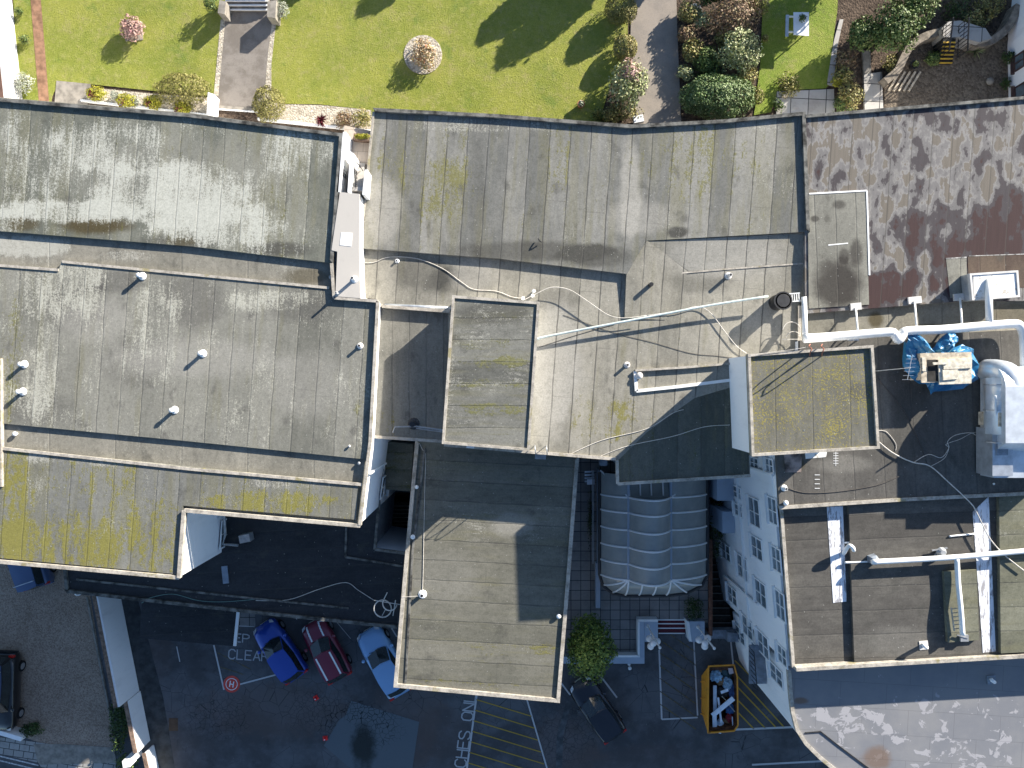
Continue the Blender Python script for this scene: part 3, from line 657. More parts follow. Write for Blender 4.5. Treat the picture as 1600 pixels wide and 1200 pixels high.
# curved lower wing
ZC = 8.45
def c_mat():
    n = NT('silver_coated_roof', .6); p = n.pos()
    b = n.noise(p, .5, 5, .6); m = n.noise(n.mapv(p, rz=.06, sc=(1, 1.2, 1)), 1.25, 6, .62, .6)
    c = n.mix(n.step(b, .35, .65), (.165, .17, .185, 1), (.205, .205, .21, 1))
    band = n.blobs(p, [(1330,1140,90,40,.12),(1430,1130,60,60,.1),(1320,1115,80,14,.1),(1540,1140,80,70,.08),(1480,1190,150,25,.1)], ZC, .5, 4)
    pat = n.step(n.addm(m, band), .685, .70)
    c = n.mix(pat, c, (.31, .305, .32, 1))
    rust = n.blobs(p, [(1370,1185,25,20,.8),(1252,1095,14,6,.9)], ZC, .5, 9); c = n.mix(n.math('MINIMUM', rust, 1.), c, (.15, .1, .07, 1))
    bk = n.nd('ShaderNodeTexBrick'); n.put(bk, 'Vector', n.mapv(p, rz=.06)); bk.inputs['Scale'].default_value = 1; bk.inputs['Brick Width'].default_value = 2.2; bk.inputs['Row Height'].default_value = 1.2
    bk.inputs['Mortar Size'].default_value = .012; n.put(bk, 'Color1', (1,1,1,1)); n.put(bk, 'Color2', (1,1,1,1)); n.put(bk, 'Mortar', (.75,.75,.75,1))
    n.color(n.mix(1.0, c, bk.outputs[0], 'MULTIPLY')); n.bump(n.addm(n.mul(pat, .5), n.noise(p, 20, 3)), .3, .01); return n.m
curve = [(1231,1044),(1234,1085),(1237,1112),(1244,1140),(1258,1162),(1280,1184),(1306,1205),(1345,1232),(1400,1262),(1480,1290),(1900,1300),(1900,980)]
storey(eb, curve, ZC, 0, c_mat(), name='curved_roof', kerb=(.08,.12,.05,M_kerb), skip=(9,10,11))
line_mb([(1258,1145),(1282,1143),(1310,1165),(1370,1210)], ZC, .04, .06).build('conduit', M_dark, eb)
# facade
A = W(1213,712,ZT-.1); B = W(1237,1041,9.4); d, nr, L = wall_frame(A, B)
if nr.x > 0: nr = -nr
def onwall(px, py):
    r = W(px, py, 0) - Vector((0,0,H)); k = (A - Vector((0,0,H))).dot(nr)/r.dot(nr); p = Vector((0,0,H)) + r*k; return (p-A).dot(d), p.z
mb = MB(); ff = Vector((0,0,1))
A0 = Vector((A.x, A.y, -2.2))
fw = [A0 - d*1.0 + nr*.02, A0 + d*(L+.02) + nr*.02]
wl = MB(); wl.prism([tuple((fw[0]+nr*.06)[:2]), tuple((fw[1]+nr*.06)[:2]), tuple((fw[1]-nr*.3)[:2]), tuple((fw[0]-nr*.3)[:2])], -2.2, 9.15); wl.build('facade', M_white, eb)
AF = A + nr*.08
for px_, py_, w_, h_ in [(1206,727,.7,1.0),(1211,798,1.3,1.15),(1217,874,1.2,1.15),(1223,946,1.4,1.15),(1226,1024,.9,1.15),
                       (1182,723,.6,1.2),(1182,800,1.5,1.6),(1186,856,1.15,1.6),(1192,927,1.3,1.6),(1196,1007,1.2,1.6),
                       (1155,769,.7,1.3),(1157,797,.7,1.3),(1163,886,1.3,1.7),(1171,980,1.1,1.7),
                       (1137,862,1.0,1.7),(1147,930,1.0,1.7)]:
    s_, zc_ = onwall(px_, py_); window(eb, AF, d, nr, s_, zc_-h_/2, w_, h_)
mb = MB(); mb.bar(AF+d*.9+nr*.08+Vector((0,0,-9.8)), AF+d*.9+nr*.08+Vector((0,0,-.2)), .11); mb.build('downpipe', M_paint, eb)
mb = MB(); mb.bar(AF+d*8.1+nr*.08+Vector((0,0,-9.5)), AF+d*8.1+nr*.08+Vector((0,0,-4)), .11); mb.build('downpipe', M_paint, eb)
mb = MB(); zz = 4.0-A.z; mb.bar(AF+nr*.06+Vector((0,0,zz)), AF+d*L+nr*.06+Vector((0,0,zz)), .14, .14); mb.build('string_course', M_paint, eb)
# bay and porch slab at the basement area
mb = MB(); c0 = AF+d*1.9+nr*.45; mb.box((c0.x, c0.y, .5), (.9, 2.4, 5.4)); mb.build('bay', M_blue_wall, eb)
mb = MB(); c0 = AF+d*4.4+nr*.35; mb.box((c0.x, c0.y, .3), (.7, 1.2, 5.0)); mb.build('bay', M_blue_wall, eb)
pb = MB(); pb.prism(wp([(1137,988),(1167,991),(1172,1003),(1137,1003)], .9), .3, .9); pb.prism(wp([(1112,985),(1150,984),(1140,998),(1112,998)], .6), .1, .6); pb.build('porch_slab', M_lead, eb)
# windows on curved wing
ca = W(1231,1046,ZC); cb_ = W(1237,1112,ZC); d2, nr2, L2 = wall_frame(ca, cb_)
if nr2.x > 0: nr2 = -nr2
for z_ in (6.0, 3.2, .4): window(eb, ca+nr2*.0, d2, nr2, L2*.45, z_, .9, 1.7)
bl = MB(); c0 = ca+d2*L2*.5+nr2*.4; bl.box((c0.x, c0.y, 5.2), (.9, 2.0, .12)); bl.build('balcony', M_lead, eb)
bl = MB()
for t in range(9):
    p = ca+d2*(L2*.5-1+t*.25)+nr2*.8; p.z = 5.25; bl.bar(p, p+Vector((0,0,.8)), .025)
p = ca+d2*(L2*.5-1)+nr2*.8; q = ca+d2*(L2*.5+1)+nr2*.8; p.z = q.z = 6.05; bl.bar(p, q, .04); bl.build('balcony_railing', M_dark, eb)

# ---- lift tower
ZTW = 12.0
tw = empty('rooftop_tower', W(1270, 630, 6), 'white walled rooftop tower with a yellow mossy felt top', 'tower')
FTW = felt('felt_tower', ZTW, 91, 1.6, ((.13,.125,.11),(.19,.185,.165)), moss=-.06, mossc=(.33,.28,.06), mfine=.03, lich=-.14, seed=21, strip=.1, seam=.4,
           darkzones=[(1345,612,22,18,.6)])
tp = [(1168,554),(1362,540),(1372,700),(1174,712)]
pw = wp(tp, ZTW); mb = MB(); mb.prism(pw, ZTW-.25, ZTW); mb.build('roof', FTW, tw)
kerb_mb(tp, ZTW, .12, .1, .02).build('kerb', M_kerb, tw)
mb = MB(); mb.prism(wp([(1170,556),(1330,545),(1332,700),(1176,709)], ZTW), 9.0, ZTW-.252); mb.build('wall', M_white, tw)

# ---- north east building
ZN = 9.45
ne = empty('flat_roofed_building', W(1430, 320, 0), 'flat roofed building at the north east, roof blotched tan, grey and maroon', 'building')
def ne_mat():
    n = NT('felt_blotched', .85); p = n.pos(); z = ZN
    q = n.mapv(p, rz=math.radians(4)); sx = n.nd('ShaderNodeSeparateXYZ'); n.put(sx, 0, q)
    u = n.math('DIVIDE', sx.outputs[0], .93); fl = n.math('FLOOR', u); fr = n.math('SUBTRACT', u, fl)
    wnz = n.nd('ShaderNodeTexWhiteNoise', noise_dimensions='1D'); n.put(wnz, 'W', fl); A_ = wnz.outputs['Value']
    edge = n.math('MINIMUM', fr, n.math('SUBTRACT', 1.0, fr))
    mid = n.math('SUBTRACT', 1.0, n.mul(n.math('ABSOLUTE', n.math('SUBTRACT', fr, .5)), 2.0))
    ns = n.noise(n.mapv(q, sc=(1.05, .62, 1), loc=(4, 1, 0)), 1.5, 5, .58, .1)
    v = n.addm(ns, n.addm(n.mul(mid, .12), n.math('MULTIPLY_ADD', A_, .07, .012)))
    v = n.addm(v, n.blobs(p, [(1400,445,70,28,.3),(1470,360,90,40,.17),(1480,430,40,40,.2),(1580,350,60,60,.28),(1540,400,60,30,.2),(1370,470,40,20,.2),(1500,190,100,25,.06),(1330,200,40,30,-.06),(1440,440,14,30,-.2)], z, .4, 3))
    gr = n.noise(p, 25, 4, .75); tanc = n.mix(gr, (.125, .108, .088, 1), (.175, .155, .13, 1))
    c = n.mix(n.step(v, .53, .56), tanc, (.225, .215, .205, 1))
    c = n.mix(n.step(v, .57, .62), c, (.16, .152, .148, 1)); c = n.mix(n.step(v, .655, .70), c, (.06, .052, .056, 1)); c = n.mix(n.step(v, .78, .84), c, (.05, .028, .028, 1))
    seam = n.math('SUBTRACT', 1.0, n.step(edge, .012, .045)); c = n.mix(n.mul(seam, .5), c, (.06, .055, .05, 1))
    st = n.noise(n.mapv(q, sc=(8, .5, 1)), 1, 4); c = n.mix(n.mul(n.step(st, .4, .7), .35), c, n.mix(1., c, (.6, .6, .6, 1), 'MULTIPLY'))
    n.color(c); n.bump(n.addm(gr, n.mul(n.math('SUBTRACT', 1., seam), .5)), .35, .012); return n.m
FNE = ne_mat()
storey(ne, [(1257,184),(1600,155),(1900,128),(1900,462),(1600,470),(1510,470),(1258,490)], ZN, 0, FNE)
kb = MB(); line_mb([(1257,183),(1600,154),(1900,128)], ZN, .12, .14, kb); kb.build('kerb', M_kerb_dark, ne)
FN2 = felt('felt_panel', ZN, 92, .95, olive=-.3, base=((.19,.185,.17),(.27,.265,.24)), moss=-.15, lich=-.12, seed=31, strip=.3, seam=.4, darkc=(.05,.045,.04), darkzones=[(1310,445,45,45,1.),(1337,395,12,25,.8),(1310,320,12,8,.7),(1273,342,8,6,.8),(1318,400,10,14,.7)])
mb = MB(); mb.prism(wp([(1262,303),(1353,299),(1358,476),(1264,482)], ZN+.04), ZN-.1, ZN+.04); mb.build('roof_panel', FN2, ne)
kb = MB(); line_mb([(1264,303),(1354,298),(1358,430)], ZN+.02, .04, .07, kb); line_mb([(1294,383),(1325,380)], ZN+.04, .01, .05, kb); kb.build('lapped_edge', M_paint, ne)
M_pale_edge = worn_early = simple('pale_edge', (.4,.39,.37), .8, 0, .5, 6)
FN3 = felt('felt_strip', ZN-.2, 90, 2.5, olive=-.3, base=((.2,.19,.165),(.28,.262,.23)), moss=-.12, lich=-.1, seed=33, brownzones=[(1368,500,14,14,.9),(1450,515,40,10,.7),(1580,490,40,20,.6)])
storey(ne, [(1246,480),(1900,450),(1900,545),(1246,545)], ZN-.2, .1, FN3, name='strip_roof')
mb = MB(); mb.prism(wp([(1478,403),(1510,403),(1512,462),(1485,466)], ZN+.01), ZN-.1, ZN+.01); mb.build('repair_patch', FN2, ne); mb = MB(); mb.prism(wp([(1512,401),(1900,385),(1900,440),(1514,452)], ZN+.014), ZN-.1, ZN+.014); mb.build('repair_patch', felt('felt_brown', ZN, 90, 1.2, olive=-.3, base=((.075,.05,.045),(.12,.09,.07)), seed=40, moss=-.2, lich=-.15), ne)
kb = MB(); line_mb([(1478,404),(1510,402)], ZN+.01, .01, .05, kb); line_mb([(1514,400),(1600,397)], ZN+.01, .01, .035, kb); kb.build('repair_edge', M_pale_edge, ne)

# ---- small rendered house corner at the top right, boarded wall at the top left
hs = empty('white_house', W(1640, 60, 3), 'corner of a white house with a dark window, beside the yard', 'building')
mb = MB(); mb.prism(wp([(1655,-160),(1634,30),(1637,170),(1900,150),(1900,-160)], 8.6), 3, 8.6); mb.build('wall', M_white, hs)
mb = MB(); mb.prism(wp([(1662,-160),(1641,30),(1644,170),(1900,150),(1900,-160)], 8.8), 8.61, 8.8); mb.build('roof', FT2, hs)
a = W(1634,30,8.6); b = W(1637,170,8.6); d3, nr3, L3 = wall_frame(a, b)
if nr3.x > 0: nr3 = -nr3
for s_, w_ in ((1.2,.8),(3.0,1.3)): window(hs, a, d3, nr3, s_, 6.5, w_, 1.4, fr=simple('dark_brown_frame', (.07,.04,.035), .6))
bw = empty('boarded_wall', W(20, 80, GZ), 'white boarded garden wall at the north west corner', 'wall')
mb = MB(); P1 = W(-22,-140,7.2); P2 = W(12,165,7.2); mb.prism([tuple(P1[:2]), tuple(P2[:2]), (P2.x-.15,P2.y), (P1.x-.15,P1.y)], GZ-.2, 7.2)
dd, nn, LL = wall_frame(P1, P2)
for i in range(7):
    z = GZ+.12+i*.16; o = Vector((.015,0,0)); mb.bar(Vector((P1.x,P1.y,z))+o, Vector((P2.x,P2.y,z))+o, .04, .03)
mb.build('boards', render_mat('weathered_board', (.6,.6,.6)), bw)
mb = MB(); mb.prism([(P1.x-.15,P1.y),(P2.x-.15,P2.y),(P2.x-2.5,P2.y),(P1.x-2.5,P1.y)], GZ, 7.22); mb.build('shed_roof', simple('brown_tile', (.12,.07,.055), .9), bw)
# garden retaining walls, white
def lowwall(name, pts, z, h, w, mat, label, cat='wall'):
    o = line_mb(pts, z, h, w).build(name, mat); tag(o, label, cat); return o
lowwall('garden_wall', [(128,158),(326,181)], GZ, .14, .1, M_paint, 'thin white garden wall behind the yellow bushes')
lowwall('garden_wall', [(404,187),(583,206)], GZ, .14, .12, M_paint, 'thin white garden wall below the pale gravel bed')
mb = MB()
for x, y in ((331,160),): mb.prism(wp([(325,144),(334,147),(331,180),(323,178)], GZ+.7), GZ-.3, GZ+.7)
tag(mb.build('wall_pier', M_white), 'cream wall pier at the west side of the garden steps', 'pier')
for pts, lb in (([(343,0),(353,2),(351,22),(340,20)], 'cream pier left of the upper garden steps'), ([(418,2),(432,0),(430,28),(417,26)], 'cream pier right of the upper garden steps')):
    mb = MB(); mb.prism(wp(pts, GZ+.8), GZ-.2, GZ+.8); tag(mb.build('wall_pier', M_concrete), lb, 'pier')
def gsteps(name, x0, x1, ys, z0, dz, label, lean=0):
    r = empty(name, W((x0+x1)/2, ys[0], z0), label, 'steps'); mb = MB(); nb = MB()
    for i in range(len(ys)-1):
        z = z0+dz*i; l = lean*i
        mb.prism(wp([(x0+l,ys[i]),(x1+l,ys[i]+(5 if lean else 0)),(x1+l,ys[i+1]+(5 if lean else 0)),(x0+l,ys[i+1])], z), GZ-.6 if dz < 0 else GZ-.1, z)
        line_mb([(x0+l,ys[i+1]),(x1+l,ys[i+1]+(5 if lean else 0))], z, .015, .07, nb)
    mb.build('treads', M_concrete, r); nb.build('nosing', M_paint, r)
gsteps('garden_steps', 334, 404, [164,170,177,184,192], GZ+.05, -.12, 'grey steps with white nosings at the foot of the garden path', -1)
gsteps('garden_steps', 352, 419, [-14,-7,1,8,15][::1], GZ+.6, -.13, 'grey steps with white nosings at the head of the garden path')
# yard curved wall, bridge and yellow nosed steps
cw = empty('curved_wall', W(1450, 60, GZ), 'curved stone garden wall sweeping round the sunken yard', 'wall')
mb = MB()
arc = smooth_path([W(x, y, GZ+.5) for x, y in ((1382,128),(1400,112),(1410,92),(1420,75),(1440,60),(1470,52),(1500,56),(1520,68),(1545,66),(1572,45),(1590,10))], 5)
for a, b in zip(arc, arc[1:]): mb.bar(a-Vector((0,0,.3)), b-Vector((0,0,.3)), .38, .9)
mb.build('wall', simple('weathered_stone', (.24,.205,.165), .95, 0, .3, 3, .5), cw)
ys = empty('yard_steps', W(1480, 75, GZ), 'dark steps with orange yellow nosings down to the yard', 'steps')
mb = MB(); nb = MB()
for i in range(6):
    yy = 60+i*6.4; z = GZ+.95-.15*i; mb.prism(wp([(1474-i*1.2,yy),(1494-i*1.0,yy),(1493-i*1.0,yy+6.4),(1473-i*1.2,yy+6.4)], z), GZ, z); line_mb([(1474-i*1.2,yy+6),(1493-i*1.0,yy+6)], z, .015, .05, nb)
mb.build('treads', M_tread, ys); nb.build('nosing', simple('yellow_nosing', (.6,.38,.05), .7), ys)
railing(ys, ((1472,42),(1466,92)), (GZ+1.0, GZ+.2)); railing(ys, ((1496,42),(1494,92)), (GZ+1.0, GZ+.2))
mb = MB(); mb.prism(wp([(1480,34),(1500,32),(1540,44),(1550,60),(1530,66),(1500,58),(1474,58),(1472,44)], GZ+.95), GZ, GZ+.95); tag(mb.build('stair_landing', M_slabs), 'pale stone landing above the yellow nosed steps', 'landing')

# ------------------------------------------------------------------ shrubs and trees
def foliage(name, c, rx, ry, rz, n, leaf, mat, parent, seed=0, lump=.25, hemi=True, fill=.35, spiky=0, patches=None):
    rnd = random.Random(seed); V = []; Fc = []; mi = []
    cl = [Vector((rnd.gauss(0,1), rnd.gauss(0,1), abs(rnd.gauss(0,1)) if hemi else rnd.gauss(0,1))).normalized() for _ in range(14)]
    for i in range(n):
        dv = Vector((rnd.gauss(0,1), rnd.gauss(0,1), rnd.gauss(0,1))).normalized()
        if hemi and dv.z < -.25: dv.z = -dv.z
        b = max(dv.dot(k) for k in cl); g = 1 - lump + lump*1.35*max(0, (b-.72)/.28) + .18*mnoise.noise(dv*2.7+Vector((seed, 0, 0)))
        r = g*(rnd.random()**fill)
        p = Vector((dv.x*rx*r, dv.y*ry*r, dv.z*rz*r))+c
        s = leaf*(.6+.8*rnd.random())
        t = (dv + Vector((rnd.gauss(0,.6), rnd.gauss(0,.6), rnd.gauss(0,.6)))).normalized()
        x = t.orthogonal().normalized(); x = Matrix.Rotation(rnd.random()*6.28, 3, t) @ x; y = t.cross(x)
        if spiky: y = dv*1.0; x = dv.orthogonal().normalized(); s *= 1.2
        k = len(V)
        V += [p - y*s*.7, p + x*s*.38 - t*s*.05, p + y*s*.75, p - x*s*.38 - t*s*.05]; Fc.append((k,k+1,k+2,k+3))
    return pyobj(name, V, Fc, mat, parent)
def shrub(px, py, rpx, hgt, mat, label, n=900, leaf=.07, z=GZ, name='shrub', cat='shrub', ry=None, lump=.25, seed=None, group=None, core=True, spiky=0, fill=.35, extra=None):
    k = (H-z-hgt*.5)/F; rx = rpx*k; ryy = (ry or rpx)*k
    base = W(px, py, z+hgt*.5); base.z = z
    root = empty(name, base, label, cat, group)
    sd_ = seed if seed is not None else int(px*7+py)
    n = int(n*1.7); rx *= 1.12; ryy *= 1.12; leaf *= 1.1
    c = base + Vector((0, 0, hgt*.42))
    foliage('foliage', c, rx, ryy, hgt*.58, n, leaf, mat, root, sd_, lump, True, fill, spiky)
    if extra: foliage('blossom', c+Vector(extra[1]), rx*extra[3], ryy*extra[3], hgt*.5, extra[2], leaf, extra[0], root, sd_+1, lump, True, .25)
    mb = MB()
    for i in range(5):
        a = i*1.26+px; mb.tube([base, base+Vector((rx*.45*math.cos(a), ryy*.45*math.sin(a), hgt*.5)), base+Vector((rx*.7*math.cos(a+.3), ryy*.7*math.sin(a+.3), hgt*.75))], .03, 5, r2=.008)
    mb.build('stems', M_bark, root)
    return root
def rosette(px, py, z, r, mat, label, n=46, name='spiky_plant'):
    base = W(px, py, z+.2); base.z = z; V = []; Fc = []; rnd = random.Random(int(px))
    for i in range(n):
        a = rnd.random()*6.28; e = .25+rnd.random()*1.1; dv = Vector((math.cos(a)*math.cos(e), math.sin(a)*math.cos(e), math.sin(e))); x = Vector((-math.sin(a), math.cos(a), 0))
        p = base+Vector((0,0,.12)); k = len(V); L_ = r*(.7+.4*rnd.random()); tip = p+dv*L_; tip.z = max(z+.05, tip.z-.25*L_*math.cos(e)); m = p+dv*L_*.5
        V += [p-x*.02, p+x*.02, m+x*.03, tip, m-x*.03]; Fc.append((k,k+1,k+2,k+3,k+4))
    root = empty(name, base, label, 'plant'); pyobj('leaves', V, Fc, mat, root); MB().tube([base, base+Vector((0,0,.2))], .04, 6).build('stem', M_bark, root)
shrub(206, 44, 17, .75, L_pink, 'pink flowering shrub in a small stone bed on the west lawn', 700, .07, ry=18, lump=.4)
mb = MB(); mb.prism(wp([(192,30),(222,34),(223,62),(196,64)], GZ+.06), GZ-.1, GZ+.06); tag(mb.build('stone_bed', M_concrete), 'square stone bed edging under the pink shrub', 'bed edging')
rb_ = []
mb = MB(); mb.lathe(W(661,86,GZ), [(.98,0),(.98,.05),(.001,.07)], 28, 1, 1.02); tag(mb.build('pebble_bed', M_pebble), 'round pebble bed on the large lawn under the orange shrub', 'bed')
shrub(663, 85, 20, .8, L_orange, 'pale orange shrub in the round pebble bed on the large lawn', 800, .07, lump=.35, ry=23)
shrub(286, 140, 40, .95, L_olive, 'wide brownish olive shrub west of the garden steps', 2600, .055, ry=24, lump=.15, fill=.15)
shrub(419, 163, 23, 1.0, L_olive, 'round clipped olive bush east of the garden steps', 2600, .05, ry=25, lump=.05, fill=.1)
for x, y, lb in ((150,146,'yellow bush at the west end of the gravel bed'), (197,158,'yellow and plum bush, second from the west by the white wall'), (240,160,'yellow and plum bush, third from the west by the white wall'), (287,169,'yellow and plum bush nearest the olive shrub')):
    shrub(x, y, 15, .6, L_yellow, lb, 600, .06, name='yellow_bush', ry=11 if x < 290 else 10, extra=(L_red, (-.12,-.1,.06), 110, .55), group='yellow bushes along the white garden wall')
shrub(180, 150, 8, .4, L_grey, 'small grey green shrub between two yellow bushes', 200, .05)
shrub(212, 160, 7, .4, L_grey, 'small blue grey shrub behind the roof edge', 160, .05)
shrub(38, 130, 15, .8, L_grey, 'white flowered shrub by the boarded wall', 420, .06, lump=.5)
shrub(30, 18, 6, .4, L_green, 'tiny green plant near the top of the boarded wall', 120, .05)
shrub(38, 62, 8, .4, L_green, 'small green plant midway along the boarded wall', 160, .05)
rosette(501, 187, GZ, .45, L_red, 'dark red spiky plant on the pale gravel bed')
shrub(537, 186, 16, .6, L_brown, 'reddish brown shrub on the gravel bed beside the red plant', 480, .06, ry=13, lump=.4)
shrub(566, 184, 15, .7, L_ochre, 'yellowish shrub touching the hall roof corner', 480, .06, ry=14, lump=.4)
shrub(438, 16, 13, .7, L_grey, 'silver leaved shrub beside the upper garden steps', 420, .05)
shrub(330, 8, 12, .9, L_green, 'green shrub left of the upper garden steps', 320, .06)
shrub(970, 15, 24, 1.2, L_olive, 'large round olive topiary by the concrete path, northernmost', 2600, .05, ry=22, lump=.04, fill=.1)
shrub(977, 75, 17, 1.0, L_ochre, 'smaller round ochre topiary by the concrete path', 2600, .05, ry=19, lump=.04, fill=.1)
shrub(982, 134, 30, 1.3, L_pale, 'large pale variegated shrub with pink blossom by the path', 1500, .09, ry=34, lump=.4, extra=(L_pink, (0,.55,.3), 260, .55))
shrub(965, 178, 34, .7, L_olive, 'low olive scrub at the path end by the hall roof', 700, .07, ry=14, lump=.5)
shrub(935, 182, 14, .5, L_green, 'low green scrub on the lawn edge by the hall roof', 260, .06, lump=.5)
# bed between path and east lawn
beds = [(1077,20,18,.9,L_ochre,'straw coloured shrub at the top of the path bed',500),(1072,55,14,.8,L_brown,'rusty shrub against the path edge',360),(1080,78,18,.8,L_ochre,'ochre shrub midway along the path bed',480),
        (1105,95,20,.9,L_green,'leafy green shrub in the middle of the path bed',600),(1096,30,12,.7,L_pale,'pale green shrub behind the white stone',300),(1145,25,40,1.3,L_brown,'large russet shrub at the top of the bed',1300),
        (1155,80,32,1.5,L_pale,'tall cream blossomed shrub in the path bed',1500),(1110,118,22,.6,L_dark,'dark low shrub above the clipped hedge',500),(1165,120,18,.7,L_ochre,'ochre shrub behind the clipped hedge',400),(1130,60,14,.8,L_olive,'olive shrub west of the cream blossoms',300),
        (1185,8,16,.9,L_olive,'olive shrub at the top corner of the east lawn',350),(1195,60,5,.4,L_olive,'small tuft on the east lawn edge',80),(1070,115,12,.6,L_pale,'low pale shrub beside the path above the hedge',260),(1180,150,14,.5,L_olive,'low scrub east of the clipped hedge',260)]
for x, y, r, h, m, lb, n_ in beds: shrub(x, y, r, h, m, lb, int(n_*1.2), .075, lump=.4)
mb = MB()
shrub(1122, 152, 54, 1.3, leaf_mat('leaf_hedge', [(.06,.12,.03),(.16,.23,.08),(.34,.4,.2)]), 'big clipped green hedge mound beside the hall roof', 5200, .065, name='hedge', cat='hedge', ry=32, lump=.07, fill=.12)
mb = MB(); mb.ball(W(1085,18,GZ+.2), .4, 9, .6); tag(mb.build('rock', M_paint, None), 'white rock in the planting bed', 'rock')
mb = MB(); mb.box(W(997,187,GZ+.25), (.5,.35,.3), .2); tag(mb.build('stone_block', M_paint), 'white stone block at the path end', 'stone')
for x, y, r, h, m, lb, n_ in ((1232,133,18,.4,L_olive,'straggly low plants above the pale paving',360),(1322,95,16,.8,L_brown,'russet shrub between lawn edging and concrete strip',420),(1318,120,15,.8,L_ochre,'ochre shrub above the paving corner',420),(1328,150,20,.9,L_ochre,'yellowish shrub left of the concrete slab',600),(1308,128,9,.6,L_yellow,'small yellow shrub at the paving corner',200),
                              (1315,165,14,.7,L_green,'green shrub against the north east roof',300),(1392,100,14,.6,L_ochre,'ochre plants inside the curved wall',240),(1457,92,11,.6,L_green,'bright green plant left of the yellow nosed steps',260),(1520,35,20,.9,L_ochre,'ochre shrub above the curved wall',420),(1545,14,22,.9,L_olive,'olive shrub near the white house',420),(1495,15,20,.8,L_dark,'dark shrub at the top of the yard',360),
                              (1575,90,9,.6,L_dark,'dark green plant against the white house',160),(1572,130,8,.5,L_dark,'small dark plant under the white house window',120),(1215,165,10,.4,L_green,'green tuft left of the pale paving',140)):
    shrub(x, y, r, h, m, lb, n_, .07, lump=.5)
rosette(1525, 79, GZ, .6, L_pale, 'pale spiky plant in the yard east of the steps')
def tree(px, py, rpx, ztop, zb, mat, label, n, leaf, ry=None, trunk=.12, lump=.3, seed=1, name='tree'):
    zc = (ztop+zb)/2 + .3; k = (H-zc)/F; c = W(px, py, zc); root = empty(name, (c.x, c.y, zb), label, 'tree')
    rx = rpx*k; ryy = (ry or rpx)*k; rz = (ztop-zc)
    foliage('crown', c, rx, ryy, rz, n, leaf, mat, root, seed, lump, False, .4)
    mb = MB(); b = Vector((c.x, c.y, zb)); mb.tube([b, b+Vector((.05,0,(zc-zb)*.5)), b+Vector((0,.06,zc-zb))], trunk, 8, r2=trunk*.6)
    for i in range(7):
        a = i*.9; mb.tube([b+Vector((0,0,(zc-zb)*.55)), c+Vector((rx*.35*math.cos(a), ryy*.35*math.sin(a), 0)), c+Vector((rx*.75*math.cos(a+.2), ryy*.75*math.sin(a+.2), rz*.4))], trunk*.4, 5, r2=.015)
    mb.build('trunk', M_bark, root); return root
tree(920, 1012, 41, 4.6, 0, L_tree, 'round leafy tree beside the block and the terrace', 6500, .12, ry=48, lump=.22)
tree(1350, 52, 29, 7.6, GZ, L_green, 'smaller green garden tree left of the big one', 2200, .1, seed=4, lump=.15)
tree(1398, 45, 38, 8.4, GZ, L_green, 'big pale green garden tree above the curved wall', 3800, .1, ry=46, seed=5)
tree(1432, 5, 38, 8.2, GZ, L_green, 'green garden tree at the top edge beside the big one', 2600, .1, seed=6)
tree(1112, -14, 24, 7.2, GZ, L_dark, 'dark leaved tree at the top of the planting bed', 1600, .1, seed=8)
# trees just north of the frame: their shadows cross the lawns
for i, (px, py, r, zt) in enumerate(((1005,-128,32,9.4),(735,-165,24,8.7),(905,-95,22,8.4),(540,-120,20,8.0),(1350,-95,40,9.8),(1060,-75,13,8.6))):
    tree(px, py, r, zt, GZ, L_green, 'garden tree beyond the top edge, north of the ' + ['concrete path','round pebble bed','middle of the large lawn','upper garden steps','picnic table','planting bed'][i], 4200, .15, seed=20+i, lump=.12)
# hedge strip by the white boundary wall and car park corner
shrub(188, 1130, 14, 1.1, L_dark, 'dark hedge between the gravel drive and the white wall', 900, .09, z=0, name='hedge', cat='hedge', ry=46, lump=.4)
shrub(198, 1190, 16, .8, L_green, 'green hedge end by the footway', 400, .08, z=0, name='hedge', cat='hedge', ry=10, lump=.4)
shrub(50, 1140, 16, .7, L_dark, 'dark bush by the drive entrance', 360, .08, z=0, ry=11, lump=.4)
shrub(1122, 815, 11, .9, L_dark, 'dark green climber beside the glazed roof', 600, .08, z=.2, ry=55, lump=.5)
shrub(1084, 950, 14, .7, L_dark, 'dark green plant on the terrace by the red steps', 420, .07, z=.45, ry=18, lump=.4)
shrub(922, 812, 5, .6, L_dark, 'narrow creeper along the glazed roof wall', 200, .06, z=.45, ry=40, lump=.4)

